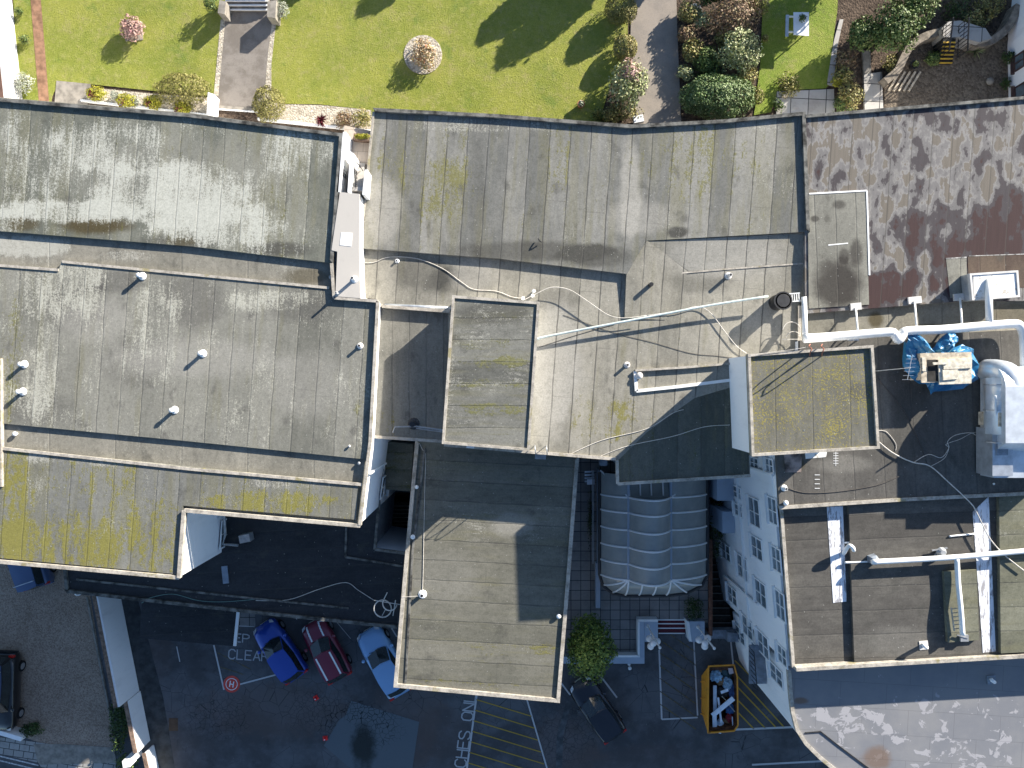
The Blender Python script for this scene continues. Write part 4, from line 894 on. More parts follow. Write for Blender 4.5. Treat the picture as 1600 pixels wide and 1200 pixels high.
# ------------------------------------------------------------------ vehicles
def paint_mat(name, col, metal=.25):
    n = NT(name, .32); n.b.inputs['Coat Weight'].default_value = .8; n.b.inputs['Coat Roughness'].default_value = .06
    n.b.inputs['Metallic'].default_value = metal; p = n.pos(); d = n.noise(p, 3, 5, .7)
    n.color(n.mix(n.mul(n.step(d, .5, .8), .07), (*col, 1), (.2, .18, .16, 1))); n.b.inputs['Specular IOR Level'].default_value = .5
    return n.m
M_cglass = simple('car_glass', (.02,.028,.03), .06, 0, .1, 2, spec=.9)
M_tyre = simple('tyre', (.012,.012,.012), .85); M_rim = simple('alloy_rim', (.45,.45,.46), .35, .7)
M_lamp = simple('headlamp_glass', (.7,.72,.74), .15, .2); M_red = simple('tail_lamp_red', (.5,.02,.015), .2); M_plate = simple('number_plate', (.75,.72,.6), .5)
def car(px, py, heading, L, Wd, Ht, mat, label, style='hatch', z=0, stripes=None, roofmat=None, bars=False, name='parked_car', cat='car', group='cars in the car park'):
    """heading: direction (dx,dy) in image in which the nose points"""
    hx, hy = heading[0], -heading[1]; rz = math.atan2(hy, hx)
    root = empty(name, W(px, py, z), label, cat, group, rz)
    T = Matrix.Translation(base_loc(root)) @ Matrix.Rotation(rz, 4, 'Z')
    w = Wd/2; l = L/2
    def put(mb, nm, m, par=root, smooth=False):
        o = pyobj(nm, [T @ Vector(v) for v in mb.v], mb.f, m, par, smooth); return o
    # lower body: sections (x, half width, bonnet height)
    bel = Ht*.64
    prof = [(-l, .80, .50, .62), (-l+.06, .90, .30, .78 if style != 'van' else bel), (-l+.22, .97, .22, bel), (-l*.55, 1.0, .2, bel), (0, 1.0, .2, bel-.01), (l*.38, 1.0, .2, bel-.03),
            (l*.52, .99, .2, bel-.06), (l*.75, .95, .2, bel-.13), (l-.16, .86, .24, bel-.24), (l-.04, .72, .34, bel-.36), (l, .62, .42, bel-.46)]
    mb = MB(); V = []; n = 11
    for x, k, zb_, zt in prof:
        ww = w*k
        V += [Vector((x, s*ww*a, zb_+(zt-zb_)*b)) for s, a, b in ((1,.0,0),(1,.86,0),(1,.97,.25),(1,1,.55),(1,.975,.85),(1,.88,.975),(1,.45,1.03),(1,0,1.05))]
        V += [Vector((x, -ww*a, zb_+(zt-zb_)*b)) for a, b in ((.45,1.03),(.88,.975),(.975,.85),(1,.55),(.97,.25),(.86,0))]
    m = 14; fs = []
    for i in range(len(prof)-1):
        for k in range(m): fs.append((i*m+k, i*m+(k+1)%m, (i+1)*m+(k+1)%m, (i+1)*m+k))
    fs += [tuple(range(m)), tuple(reversed(range((len(prof)-1)*m, len(prof)*m)))]
    mb.add(V, fs); body = put(mb, 'body', mat, smooth=True)
    # cabin: belt outline and roof outline
    if style == 'hatch': xb0, xb1, xr0, xr1 = -l+.08, l*.40, -l+.42, l*.02
    elif style == 'van': xb0, xb1, xr0, xr1 = -l+.03, l*.55, -l+.12, l*.3
    elif style == 'suv': xb0, xb1, xr0, xr1 = -l+.06, l*.42, -l+.3, l*.08
    else: xb0, xb1, xr0, xr1 = -l+.2, l*.40, -l+.62, l*.04
    wb_, wr = w*.9, w*.76; zb1 = bel-.02; zt = Ht-.05
    bl = {'rl': (xb0, wb_*.88), 'fl': (xb1, wb_*.84), 'ml': ((xb0+xb1)/2, wb_)}
    tp_ = {'rl': (xr0, wr*.92), 'fl': (xr1, wr*.9), 'ml': ((xr0+xr1)/2, wr)}
    fcen_b = (xb1+.16, 0); fcen_t = (xr1+.09, 0); rcen_b = (xb0-.08, 0); rcen_t = (xr0-.06, 0)
    Bp = [(*bl['fl'], zb1), (*fcen_b, zb1+.01), (bl['fl'][0], -bl['fl'][1], zb1), (bl['ml'][0], -bl['ml'][1], zb1), (bl['rl'][0], -bl['rl'][1], zb1), (*rcen_b, zb1), (*bl['rl'], zb1), (*bl['ml'], zb1)]
    Tp = [(*tp_['fl'], zt), (*fcen_t, zt+.03), (tp_['fl'][0], -tp_['fl'][1], zt), (tp_['ml'][0], -tp_['ml'][1], zt+.01), (tp_['rl'][0], -tp_['rl'][1], zt), (*rcen_t, zt+.02), (*tp_['rl'], zt), (*tp_['ml'], zt+.01)]
    shell = MB(); shell.add(Bp+Tp, [(i, (i+1)%8, 8+(i+1)%8, 8+i) for i in range(8)]); 
    put(shell, 'cabin_frame', mat)
    def panel(nm, idx, out, shrink=.10):
        q = MB()
        for i in idx:
            j = (i+1) % 8
            a, b, c, dd_ = Vector(Bp[i]), Vector(Bp[j]), Vector(Tp[j]), Vector(Tp[i])
            nrm = (b-a).cross(dd_-a).normalized(); ce = (a+b+c+dd_)/4
            if nrm.dot(Vector((ce.x-(xb0+xb1)/2, ce.y, .3))) < 0: nrm = -nrm
            s0 = shrink if i == idx[0] else 0; s1 = shrink if i == idx[-1] else 0
            f = lambda u, v: (a.lerp(b, u)).lerp(dd_.lerp(c, u), v) + nrm*out
            q.add([f(s0, .06), f(1-s1, .06), f(1-s1, .93), f(s0, .93)], [(0,1,2,3)])
        return put(q, nm, M_cglass)
    panel('windscreen', (0, 1), .012, .06); panel('rear_window', (4, 5), .012, .1); panel('side_window', (2, 3), .012, .06); panel('side_window', (6, 7), .012, .06)
    # crowned roof
    rm = MB(); nx, ny = 7, 5; V = []
    for i in range(nx):
        t = i/(nx-1); x = xr0+(xr1-xr0)*t
        hw = wr*(.93+.07*math.sin(math.pi*t)); 
        for j in range(ny):
            s = -1+2*j/(ny-1); xx = x + (.09*(1-s*s) if i == nx-1 else (-.06*(1-s*s) if i == 0 else 0)); V.append((xx, hw*s, zt+.012+.045*(1-s*s)*(.6+.4*math.sin(math.pi*t))))
    rm.add(V, [(i*ny+j, (i+1)*ny+j, (i+1)*ny+j+1, i*ny+j+1) for i in range(nx-1) for j in range(ny-1)])
    put(rm, 'roof', roofmat or mat, smooth=True)
    for sx in (1, -1):
        for sy in (1, -1):
            wx = sx*L*.31; wy = sy*(w-.09); c = T @ Vector((wx, wy, .32))
            q = MB(); ax = Vector((0, 1, 0))
            ring = lambda r, y: [Vector((wx+r*math.cos(a*math.pi/10), wy+y, .32+r*math.sin(a*math.pi/10))) for a in range(20)]
            V = ring(.31, -.1)+ring(.32, .0)+ring(.30, .1*sy if False else .1); q.add(V, [(i*20+k, i*20+(k+1)%20, (i+1)*20+(k+1)%20, (i+1)*20+k) for i in range(2) for k in range(20)]+[tuple(range(20)), tuple(reversed(range(40, 60)))])
            wl_ = put(q, 'wheel', M_tyre)
            q = MB(); V = ring(.19, .108*sy)+ring(.05, .118*sy); q.add(V, [(k, (k+1)%20, 20+(k+1)%20, 20+k) for k in range(20)]+[tuple(range(20, 40))]); put(q, 'rim', M_rim, wl_)
    for sy in (1, -1):
        q = MB(); q.add([(l-.30, sy*w*.84, bel-.20), (l-.10, sy*w*.77, bel-.30), (l-.035, sy*w*.52, bel-.40), (l-.17, sy*w*.54, bel-.215)], [(0,1,2,3) if sy > 0 else (3,2,1,0)])
        q.v = [v+Vector((.02, sy*.015, .035)) for v in q.v]; put(q, 'headlight', M_lamp)
        q = MB(); q.box((-l+.06, sy*w*.76, bel*.82), (.12, .26, .2)); put(q, 'tail_light', M_red)
        q = MB(); q.ball((xb1-.12, sy*(w+.07), bel+.03), .11, 8, .7); put(q, 'wing_mirror', mat)
    q = MB(); q.box((l-.03, 0, .42), (.06, w*1.0, .16)); put(q, 'grille', M_black)
    q = MB(); q.box((l+.005, 0, .36), (.02, .5, .11)); put(q, 'number_plate', M_plate)
    q = MB(); q.box((-l-.02, 0, .45), (.1, w*1.55, .18)); put(q, 'rear_bumper', M_black if style == 'suv' else mat)
    q = MB(); q.bar((xb1+.10, .5*w, zb1+.035), (xb1+.02, -.15*w, zb1+.06), .025); q.bar((xb1+.12, -.12*w, zb1+.035), (xb1+.02, -.65*w, zb1+.06), .025); put(q, 'wiper', M_black)
    if stripes:
        q = MB()
        for sy in stripes:
            y0 = sy*w
            for xa, xb in ((l*.47, l*.94),):
                pts = []
                for t in range(6):
                    x = xa+(xb-xa)*t/5; pr = [q_ for q_ in prof]; 
                    for a_, b_ in zip(prof, prof[1:]):
                        if a_[0] <= x <= b_[0]:
                            u = (x-a_[0])/(b_[0]-a_[0]); zz = a_[3]+(b_[3]-a_[3])*u; zlo = a_[2]+(b_[2]-a_[2])*u; break
                    pts.append((x, zz+(zz-zlo)*.045+.012))
                for (x0, z0), (x1, z1) in zip(pts, pts[1:]):
                    q.add([(x0, y0*.9-.05, z0), (x1, y0*.85-.05, z1), (x1, y0*.85+.05, z1), (x0, y0*.9+.05, z0)], [(0,1,2,3)])
            q.add([(xr0+.02, y0-.05, zt+.05), (xr1-.03, y0-.05, zt+.05), (xr1-.03, y0+.05, zt+.05), (xr0+.02, y0+.05, zt+.05)], [(0,1,2,3)])
        put(q, 'stripes', M_paint)
    if bars:
        q = MB()
        for x in (xr0+.35, xr1-.25): q.bar((x, -wr*.95, zt+.14), (x, wr*.95, zt+.14), .05); q.bar((x, -wr*.9, zt), (x, -wr*.9, zt+.14), .04); q.bar((x, wr*.9, zt), (x, wr*.9, zt+.14), .04)
        put(q, 'roof_bars', M_galv)
    return root
car(443, 1010, (-.565,-.825), 3.75, 1.66, 1.48, paint_mat('blue_car_paint', (.012,.06,.36)), 'deep blue hatchback, leftmost of the angled cars by the road lettering')
car(514, 1010, (-.47,-.88), 3.7, 1.68, 1.42, paint_mat('dark_red_paint', (.19,.012,.035)), 'dark red hatchback with two white stripes', stripes=(.52,-.52))
car(604, 1028, (-.50,-.865), 4.25, 1.76, 1.42, paint_mat('pale_blue_paint', (.25,.43,.68), .3), 'pale blue car half hidden under the edge of the block roof', style='coupe')
car(931, 1100, (-.56,-.83), 3.85, 1.68, 1.42, paint_mat('black_blue_paint', (.008,.01,.018)), 'black hatchback parked below the round tree')
car(15, 1073, (-.03,1), 4.5, 1.9, 1.75, paint_mat('black_paint', (.008,.008,.01)), 'large black car with roof rails on the gravel drive, cut by the left edge', style='suv', bars=True, roofmat=paint_mat('roof_blue_black', (.03,.05,.1)), group=None)
car(58, 858, (-.32,-.95), 4.2, 1.6, 1.85, paint_mat('blue_grey_van', (.06,.1,.2)), 'blue grey van with two roof bars, mostly hidden by the mossy roof edge', style='van', bars=True, name='parked_van', cat='van', group=None)

# skip full of rubbish
M_skip = NT('skip_orange', .6); _p = M_skip.pos(); _f = M_skip.noise(_p, 4, 6, .75)
M_skip.color(M_skip.mix(M_skip.step(_f, .55, .68), (.75,.3,.02,1), (.2,.08,.03,1))); M_skip.bump(_f, .3, .01); M_skip = M_skip.m
M_rust = simple('rusty_inside', (.1,.045,.025), .9, 0, .4, 5, .4)
sk = empty('skip', W(1124, 1088, 0), 'orange rubbish skip with sloping sides, full of waste', 'skip')
def sp(x, y, z): return W(x, y, z)
zt_ = 1.5
top = [W(1107,1041,zt_), W(1147,1039,zt_), W(1152,1058,zt_), W(1153,1133,zt_), W(1147,1142,zt_), W(1106,1145,zt_)]
bc = W(1124, 1088, 0)
bot = [W(1096,1056,0), W(1136,1052,0), W(1138,1062,0), W(1138,1112,0), W(1134,1118,0), W(1096,1112,0)]
n6 = 6; mb = MB(); mb.add(top+bot, [(i, n6+i, n6+(i+1)%n6, (i+1)%n6) for i in range(n6)]); mb.build('sides', M_skip, sk)
ctr = sum(top, Vector())/6; inn = [ctr+(p-ctr)*.955 for p in top]; cb0 = sum(bot, Vector())/6; inb = [cb0+(p-cb0)*.93+Vector((0,0,.06)) for p in bot]
mb = MB(); mb.add(inn+inb, [(i, (i+1)%n6, n6+(i+1)%n6, n6+i) for i in range(n6)]+[tuple(range(n6, 2*n6))]); mb.build('lining', M_rust, sk)
mb = MB()
for i in range(n6): mb.bar(top[i], top[(i+1)%n6], .07)
mb.build('rim', M_skip, sk)
mb = MB()
for y in (1062, 1092, 1120):
    a = W(1108, y, zt_-.1); b = W(1096.5, y+(1086-y)*.14, .1); mb.bar(a+Vector((-.05,0,0)), b+Vector((-.04,0,0)), .07)
mb.build('lifting_rib', M_skip, sk)
def junk(name, label, cat, mb, mat): tag(mb.build(name, mat), label, cat, 'rubbish in the skip')
M_white_pl = simple('white_board', (.7,.76,.84), .4, 0, .08, 3); M_bag = simple('pale_blue_bag', (.3,.48,.62), .35, 0, .3, 6); M_card = simple('cardboard', (.28,.18,.1), .8)
def plank(a, b, w, label, za=1.3, zb=1.3, mat=None, t=.05):
    mb = MB(); mb.bar(W(*a, za), W(*b, zb), w, t); junk('board', label, 'board', mb, mat or M_white_pl)
plank((1117,1071),(1117,1130), .2, 'white board lying lengthwise nearest the orange side', 1.15, 1.1)
plank((1113,1118),(1146,1091), .27, 'broad white board lying slantwise across the skip', 1.4, 1.5)
plank((1116,1114),(1117,1142), .24, 'white board standing on end at the foot of the skip', 1.3, 1.2)
plank((1122,1090),(1127,1129), .11, 'narrow white batten between the boards', 1.3, 1.25)
plank((1144,1120),(1145,1136), .05, 'thin white rod at the lower right of the skip', 1.2, 1.2)
plank((1138,1100),(1148,1112), .04, 'thin pale stick beside the slanting board', 1.25, 1.2, M_wood2)
plank((1128,1088),(1134,1094), .03, 'short pale stick in the middle of the skip', 1.3, 1.3, M_wood2)
def crumple(px, py, z, r, mat, label, name='rubbish_bag', cat='bag', sx=1, sy=1, sz=.6, seed=1):
    bm = bmesh.new(); bmesh.ops.create_icosphere(bm, subdivisions=3, radius=1); c = W(px, py, z)
    for v in bm.verts:
        nn = mnoise.noise(v.co*2.3+Vector((seed, 0, 0)))*.45+mnoise.noise(v.co*6+Vector((0, seed, 0)))*.22
        v.co = Vector((v.co.x*sx, v.co.y*sy, v.co.z*sz))*(1+nn)*r
    vv = [c+v.co for v in bm.verts]; ff = [tuple(v.index for v in f.verts) for f in bm.faces]; bm.free()
    mb = MB(); mb.add(vv, ff); junk(name, label, cat, mb, mat)
crumple(1119,1056,1.0,.34,M_bag,'crumpled pale blue sheet at the top of the skip',seed=1); crumple(1136,1068,1.0,.3,M_bag,'crumpled pale blue sheet beside the right wall of the skip',seed=2,sy=1.2)
crumple(1126,1064,.95,.26,M_card,'brown cardboard lump between two blue sheets','cardboard','cardboard',seed=3); crumple(1120,1047,.85,.3,M_card,'brown cardboard at the top left of the skip','cardboard','cardboard',seed=4)
crumple(1134,1050,.8,.36,simple('dark_teal_bag',(.02,.06,.07),.3),'dark teal sack at the top of the skip',seed=5,sy=1.2); crumple(1122,1135,1.0,.34,simple('white_sheet',(.55,.66,.78),.4),'heap of white plastic at the foot of the skip',seed=6,sx=1.1)
crumple(1141,1108,.9,.26,simple('blue_plastic',(.05,.15,.35),.3),'blue plastic heap right of the slanting board',seed=7); crumple(1140,1122,.85,.2,simple('red_plastic',(.35,.02,.03),.4),'small dark red sack near the foot of the skip',seed=8,sy=1.6)
crumple(1130,1081,.9,.3,M_black,'black sack in the middle of the skip',seed=9,sx=1.3); crumple(1134,1130,.8,.28,M_card,'brown board scraps at the lower right of the skip','cardboard','cardboard',seed=10)
crumple(1144,1080,.95,.22,simple('blue_pattern_sack',(.05,.1,.25),.5),'dark blue sack against the right wall of the skip',seed=11,sy=1.8)
mb = MB(); mb.box(W(1142,1047,1.2), (.28,.4,.1), .25); junk('carton', 'white and maroon carton at the top right of the skip', 'carton', mb, simple('carton_white', (.6,.5,.5), .6))
mb = MB(); mb.box(W(1132,1080,1.35), (.45,.18,.03), .35, .2); junk('printed_bag', 'pale printed sheet in the middle of the skip', 'sheet', mb, M_white_pl)

# ------------------------------------------------------------------ road markings and lettering
def flat_line(a, b, w, mb=None, z=.014):
    mb = mb or MB(); A_, B_ = W(*a, z), W(*b, z); d_ = (B_-A_).normalized(); n_ = Vector((-d_.y, d_.x, 0))*w/2
    return mb.add([A_-n_, B_-n_, B_+n_, A_+n_], [(0,1,2,3)])
def worn(name, col, wear=.5):
    n = NT(name, .8); p = n.pos(); f = n.noise(p, 7, 6, .8)
    n.color(n.mix(n.step(f, wear, wear+.12), (*col, 1), (.05, .052, .056, 1))); return n.m
M_ln = worn('white_line_paint', (.5,.5,.5), .6); M_yl = worn('yellow_line_paint', (.42,.28,.04), .58); M_ylf = worn('faded_yellow_paint', (.16,.125,.045), .46); M_txt = worn('white_letter_paint', (.42,.43,.44), .6)
def mark(name, segs, mat, label=None):
    mb = MB()
    for a, b, w in segs: flat_line(a, b, w, mb)
    o = mb.build(name, mat); o['kind'] = 'structure'; return o
for a, b, w in (((745,1085),(729,1205),.11),((823,1092),(856,1205),.09),((1030,1015),(1034,1124),.1),((1084,1000),(1090,1118),.09),((1034,1124),(1090,1121),.09),((1142,1003),(1146,1042),.09),((1148,1140),(1290,1134),.12),((1175,1195),(1330,1187),.11),
                ((936,1053),(964,1090),.1),((875,1065),(891,1086),.09),((334,1008),(350,1078),.09),((372,1070),(440,1052),.09),((276,1010),(281,1034),.06),((608,975),(620,995),.08),((458,958),(464,968),.05),((520,965),(548,998),.03),
                ((398,964),(398,978),.05),((372,978),(398,979),.05)):
    mark('line_marking', [(a, b, w)], M_ln)
for i in range(9):   # coach bay hatching
    y = 1093+i*16.5
    x0 = 745-(y-1085)*.13; xe = 823+(y+26-1092)*.29
    mark('hatch_marking', [((x0, y),(min(xe, 870), y+26*(min(xe,870)-x0)/86),.06)], M_yl)
for i in range(6):
    y = 1000+i*20; mark('hatch_marking', [((1031, y),(1088, y+40),.055)], M_ylf)
mark('hatch_marking', [((1048,992),(1086,1018),.055)], M_ylf)
for a, b in (((1150,1012),(1236,1092)),((1148,1032),(1240,1122)),((1150,1054),(1225,1136)),((1152,1073),(1212,1136)),((1154,1095),(1196,1138)),((1154,1114),(1178,1139)),((1150,990),(1180,1016))): mark('hatch_marking', [(a, b, .075)], M_yl)
mark('hatch_marking', [((340,1020),(392,1046),.04)], M_ylf); mark('hatch_marking', [((344,1042),(380,1054),.04)], M_ylf)
LET = {'K': [((0,0),(0,1)),((.62,1),(0,.42)),((.18,.58),(.66,0))], 'E': [((0,0),(0,1)),((0,1),(.6,1)),((0,.52),(.5,.52)),((0,0),(.6,0))], 'P': [((0,0),(0,1)),((0,1),(.42,1)),((.42,1),(.62,.86)),((.62,.86),(.62,.62)),((.62,.62),(.42,.48)),((.42,.48),(0,.48))],
       'C': [((.62,.82),(.46,1)),((.46,1),(.18,1)),((.18,1),(0,.8)),((0,.8),(0,.2)),((0,.2),(.18,0)),((.18,0),(.46,0)),((.46,0),(.62,.18))], 'L': [((0,1),(0,0)),((0,0),(.56,0))], 'A': [((0,0),(.32,1)),((.32,1),(.64,0)),((.12,.32),(.52,.32))],
       'R': [((0,0),(0,1)),((0,1),(.42,1)),((.42,1),(.62,.86)),((.62,.86),(.62,.64)),((.62,.64),(.42,.5)),((.42,.5),(0,.5)),((.36,.5),(.64,0))], 'O': [((.18,0),(.46,0)),((.46,0),(.64,.2)),((.64,.2),(.64,.8)),((.64,.8),(.46,1)),((.46,1),(.18,1)),((.18,1),(0,.8)),((0,.8),(0,.2)),((0,.2),(.18,0))],
       'N': [((0,0),(0,1)),((0,1),(.62,0)),((.62,0),(.62,1))], 'Y': [((.32,0),(.32,.5)),((.32,.5),(0,1)),((.32,.5),(.64,1))], 'H': [((0,0),(0,1)),((.62,0),(.62,1)),((0,.52),(.62,.52))],
       'S': [((.62,.84),(.46,1)),((.46,1),(.16,1)),((.16,1),(0,.86)),((0,.86),(0,.66)),((0,.66),(.16,.54)),((.16,.54),(.46,.46)),((.46,.46),(.62,.34)),((.62,.34),(.62,.14)),((.62,.14),(.46,0)),((.46,0),(.16,0)),((.16,0),(0,.16))]}
def lettering(text, org, dx, up, wsc, name, w=.07, mat=None, z=.016, parent=None):
    """org px of the first letter's lower left corner, dx px advance vector, up px vector for the letter height, wsc letter width factor"""
    mb = MB(); ux, uy = up; ax, ay = dx; la = math.hypot(ax, ay); ex, ey = ax/la, ay/la
    lw = wsc
    for i, ch in enumerate(text):
        if ch == ' ': continue
        ox, oy = org[0]+ax*i, org[1]+ay*i
        for (a, b) in LET[ch]:
            pa = (ox+ex*a[0]*lw+ux*a[1], oy+ey*a[0]*lw+uy*a[1]); pb = (ox+ex*b[0]*lw+ux*b[1], oy+ey*b[0]*lw+uy*b[1])
            dd_ = math.hypot(pb[0]-pa[0], pb[1]-pa[1]) or 1; e = .8
            pb = (pb[0]+(pb[0]-pa[0])/dd_*e*.6, pb[1]+(pb[1]-pa[1])/dd_*e*.6); pa2 = (pa[0]-(pb[0]-pa[0])/dd_*e*.6, pa[1]-(pb[1]-pa[1])/dd_*e*.6)
            flat_line(pa2, pb, w, mb, z)
            z += .00015
    o = mb.build(name, mat or M_txt)
    o['kind'] = 'structure'; return o
lettering('KEEP', (341,1000.5), (12.6,1.0), (.8,-12.5), 16, 'road_lettering')
lettering('CLEAR', (357,1029), (12.9,.9), (1.0,-14.5), 16, 'road_lettering')
lettering('COACHES ONLY', (721,1243), (2.1,-14.6), (-17,-1.8), 19, 'road_lettering', .08)

# landing mat and red markers
hm = empty('landing_mat', W(362,1069,0), 'round red landing mat with a white H', 'mat')
c = W(362,1069,.02); mb = MB(); mb.lathe(c, [(.5,-.015),(.5,0),(.001,.002)], 32); mb.build('disc', simple('mat_red', (.6,.06,.04), .6), hm)
mb = MB()
for i in range(28):
    a0, a1 = i*2*math.pi/28, (i+1)*2*math.pi/28; q = lambda r, a: (c.x+r*math.cos(a), c.y+r*math.sin(a), c.z+.006)
    mb.add([q(.32,a0), q(.36,a0), q(.36,a1), q(.32,a1)], [(0,1,2,3)])
for seg in (((-.13,-.16),(-.07,.2)),((.07,-.2),(.13,.16)),((-.1,.02),(.1,-.02))):
    a_, b_ = seg; A_ = Vector((c.x+a_[0], c.y+a_[1], c.z+.009)); B_ = Vector((c.x+b_[0], c.y+b_[1], c.z+.009)); d_ = (B_-A_).normalized(); n_ = Vector((-d_.y, d_.x, 0))*.03; mb.add([A_-n_, B_-n_, B_+n_, A_+n_], [(0,1,2,3)]); c.z += .001
mb.build('ring_and_letter', M_paint, hm)
M_hot = simple('bright_red_plastic', (.8,.03,.03), .5)
for (x, y), lb in (((494,1090),'small bright red marker on the tarmac below the dark red car'), ((508.5,1153),'small bright red marker by the corner of the grey asphalt patch')):
    r = empty('marker', W(x, y, 0), lb, 'marker', None, x); c = W(x, y, 0)
    MB().box(c+Vector((0,0,.03)), (.26,.28,.05), x*.3).lathe(c+Vector((0,0,.05)), [(.1,0),(.06,.16),(.04,.17)], 10).build('base', M_hot, r)
    MB().lathe(c+Vector((0,0,.2)), [(.035,0),(.035,.04)], 8).build('cap', M_paint, r)
mb = MB(); mb.add([W(264,1122,.012), W(278,1122,.012), W(278,1142,.012), W(264,1142,.012)], [(3,2,1,0)]); tag(mb.build('drain_cover', simple('drain_rust', (.09,.06,.04), .8)), 'rusty square drain cover in the car park', 'drain cover')
# small roof in the car park and paved square
er = empty('store_roof', W(297, 978, 0), 'small flat dark store roof beside the road lettering', 'store')
ZE = 2.6
storey(er, [(222,937),(374,952),(368,1010),(218,997)], ZE, 0, FD, M_white, name='roof', wall_in=.9)
line_mb([(372.5,953),(367,1009)], ZE, .05, .16).build('white_trim', M_paint, er); line_mb([(223,938),(373,952)], ZE, .03, .05).build('flashing', M_cable, er)
sheet('paved_square', [(376,955),(399,957),(398,979),(374,977)], .02, M_pave)
# boundary wall
bwall = empty('boundary_wall', W(190,1060,0), 'tall white boundary wall between the gravel drive and the car park', 'wall')
def wallseg(pts, z1, wdt, parent, zb=0, mat=M_white, name='wall'):
    mb = MB()
    for a, b in zip(pts, pts[1:]):
        A_, B_ = W(*a, z1), W(*b, z1); d_ = (B_-A_); d_.z = 0; d_.normalize(); n_ = Vector((-d_.y, d_.x, 0))
        mb.prism([tuple((A_)[:2]), tuple((B_)[:2]), tuple((B_-n_*wdt)[:2]), tuple((A_-n_*wdt)[:2])], zb, z1)
    return mb.build(name, mat, parent)
wallseg([(148,925),(184,1105)], 2.1, -.12, bwall); wallseg([(197,1096),(213,1176)], 1.35, -.12, bwall); wallseg([(226,1176),(240,1240)], .85, -.12, bwall)
line_mb([(146,925),(181,1105)], 2.1, .05, .2).build('coping', M_brown, bwall); line_mb([(196,1096),(212,1176)], 1.35, .05, .22).build('coping', M_brown, bwall); line_mb([(225,1177),(239,1240)], .85, .05, .22).build('coping', M_brown, bwall)
mb = MB(); mb.box(W(207,1184,.7), (.4,.4,1.4), .15); mb.build('pier', M_white, bwall)
line_mb([(137,932),(160,1050),(184,1170)], .0, .12, .1).build('kerb_edging', M_concrete).update_tag(); tag(bpy.data.objects['kerb_edging'], 'low concrete edging along the gravel drive', 'edging')
o = wallseg([(-30,1134),(0,1142),(34,1152)], .8, .25, None); o.name = 'front_wall'; tag(o, 'low white front wall beside the footway', 'wall')
mb = MB(); mb.tube(smooth_path([W(115,925,2.2), W(120,930,1.9), W(126,928,1.9), W(128,922,2.2)], 4), .04, 6); tag(mb.build('wall_bracket', M_paint), 'white curved bracket under the low dark roof', 'bracket')

# ------------------------------------------------------------------ terrace, entrance steps, globe lamps, glazed roof
tw_ = empty('terrace_wall', W(1000, 1000, 0), 'low blue grey wall with flat coping round the entrance terrace', 'wall')
mb = MB()
for pts in ([(884,1030),(1003,1030)], [(1003,1036),(1003,974)], [(997,972),(1028,972)], [(1072,972),(1103,972)], [(936,735),(936,950)], [(1097,930),(1100,968)]):
    line_mb(pts, .9, 0, .01, MB())
for pts in ([(880,1026),(1007,1026),(1007,1037),(880,1037)], [(998,970),(1007,970),(1007,1026.5),(998,1026.5)], [(1007.5,971),(1028,971),(1028,1003),(1007.5,1003)], [(1077,971),(1101,971),(1101,1003),(1077,1003)], [(931,880),(938,880),(938,950),(931,950)]):
    mb.prism(wp(pts, .95), 0, .95)
mb.build('wall', M_blue_wall, tw_)
mb = MB()
for pts in ([(960,1024),(1000,1024),(1000,1027),(960,1027)], [(996.5,970),(999.5,970),(999.5,1025),(996.5,1025)], [(997,968),(1028,968),(1028,971.5),(997,971.5)], [(1072,969),(1077,972),(1081,1003),(1077,1001)]): mb.prism(wp(pts, 1.0), .4, 1.0)
mb.build('white_edge', M_paint, tw_)
es = empty('entrance_steps', W(1050,980,0), 'dark red entrance steps with white nosings', 'steps')
mb = MB(); nb = MB()
for i, (ya, yb, z) in enumerate(((968,975,.45),(975,982,.3),(982,990,.15))):
    mb.prism(wp([(1027+i,ya),(1073-i,ya),(1073-i,yb),(1027+i,yb)], z+.01), 0, z+.01)
    line_mb([(1027+i,yb-.5),(1072-i,yb-.5)], z+.01, .015, .06, nb)
line_mb([(1024,968.5),(1073,968.5)], .46, .02, .06, nb)
mb.build('treads', simple('dark_red_tread', (.1,.022,.028), .8), es); nb.build('nosing', M_paint, es)
def lamp(bx, by, label, arms):
    r = empty('lamp_post', W(bx, by, .9), label, 'lamp post', 'globe lamps at the entrance'); b = W(bx, by, .9)
    MB().tube([b, b+Vector((0,0,3.3))], .05, 10).lathe(b, [(.1,0),(.1,.15),(.05,.25)], 10).build('post', M_paint, r)
    MB().ball(b+Vector((0,0,3.38)), .085, 10).build('finial', M_paint, r)
    for (ax, ay, z) in arms:
        gp = W(ax, ay, z); c0 = Vector((b.x, b.y, z-.25)); g_ = MB().ball(gp, .19, 14).build('globe', simple('opal_globe', (.82,.82,.82), .3, 0, .03) if 'opal_globe' not in bpy.data.materials else bpy.data.materials['opal_globe'], r, True)
        MB().tube([c0, Vector((gp.x, gp.y, z-.25)), Vector((gp.x, gp.y, z-.15))], .025, 6).build('arm', M_paint, r)
lamp(1012, 978, 'white lamp post with globe lamps left of the red entrance steps', [(1014.5,998,2.3),(1027,1002,2.7),(1020.5,1005,3.0),(1016.5,1010,2.8)])
lamp(1090, 979, 'white lamp post with globe lamps right of the red entrance steps', [(1092,1000,2.3),(1106,997,2.7),(1101.5,1005,3.0),(1101,1010,2.8)])
sl = empty('spot_lamp', W(983,1039,0), 'small white ground spot lamp below the terrace wall', 'lamp')
MB().lathe(W(983,1042,0), [(.05,0),(.05,.5)], 8).build('post', M_dark, sl); MB().ball(W(984,1044,.6), .11, 10).build('head', M_paint, sl); MB().ball(W(983,1038,.45), .09, 10).build('cap', M_paint, sl)
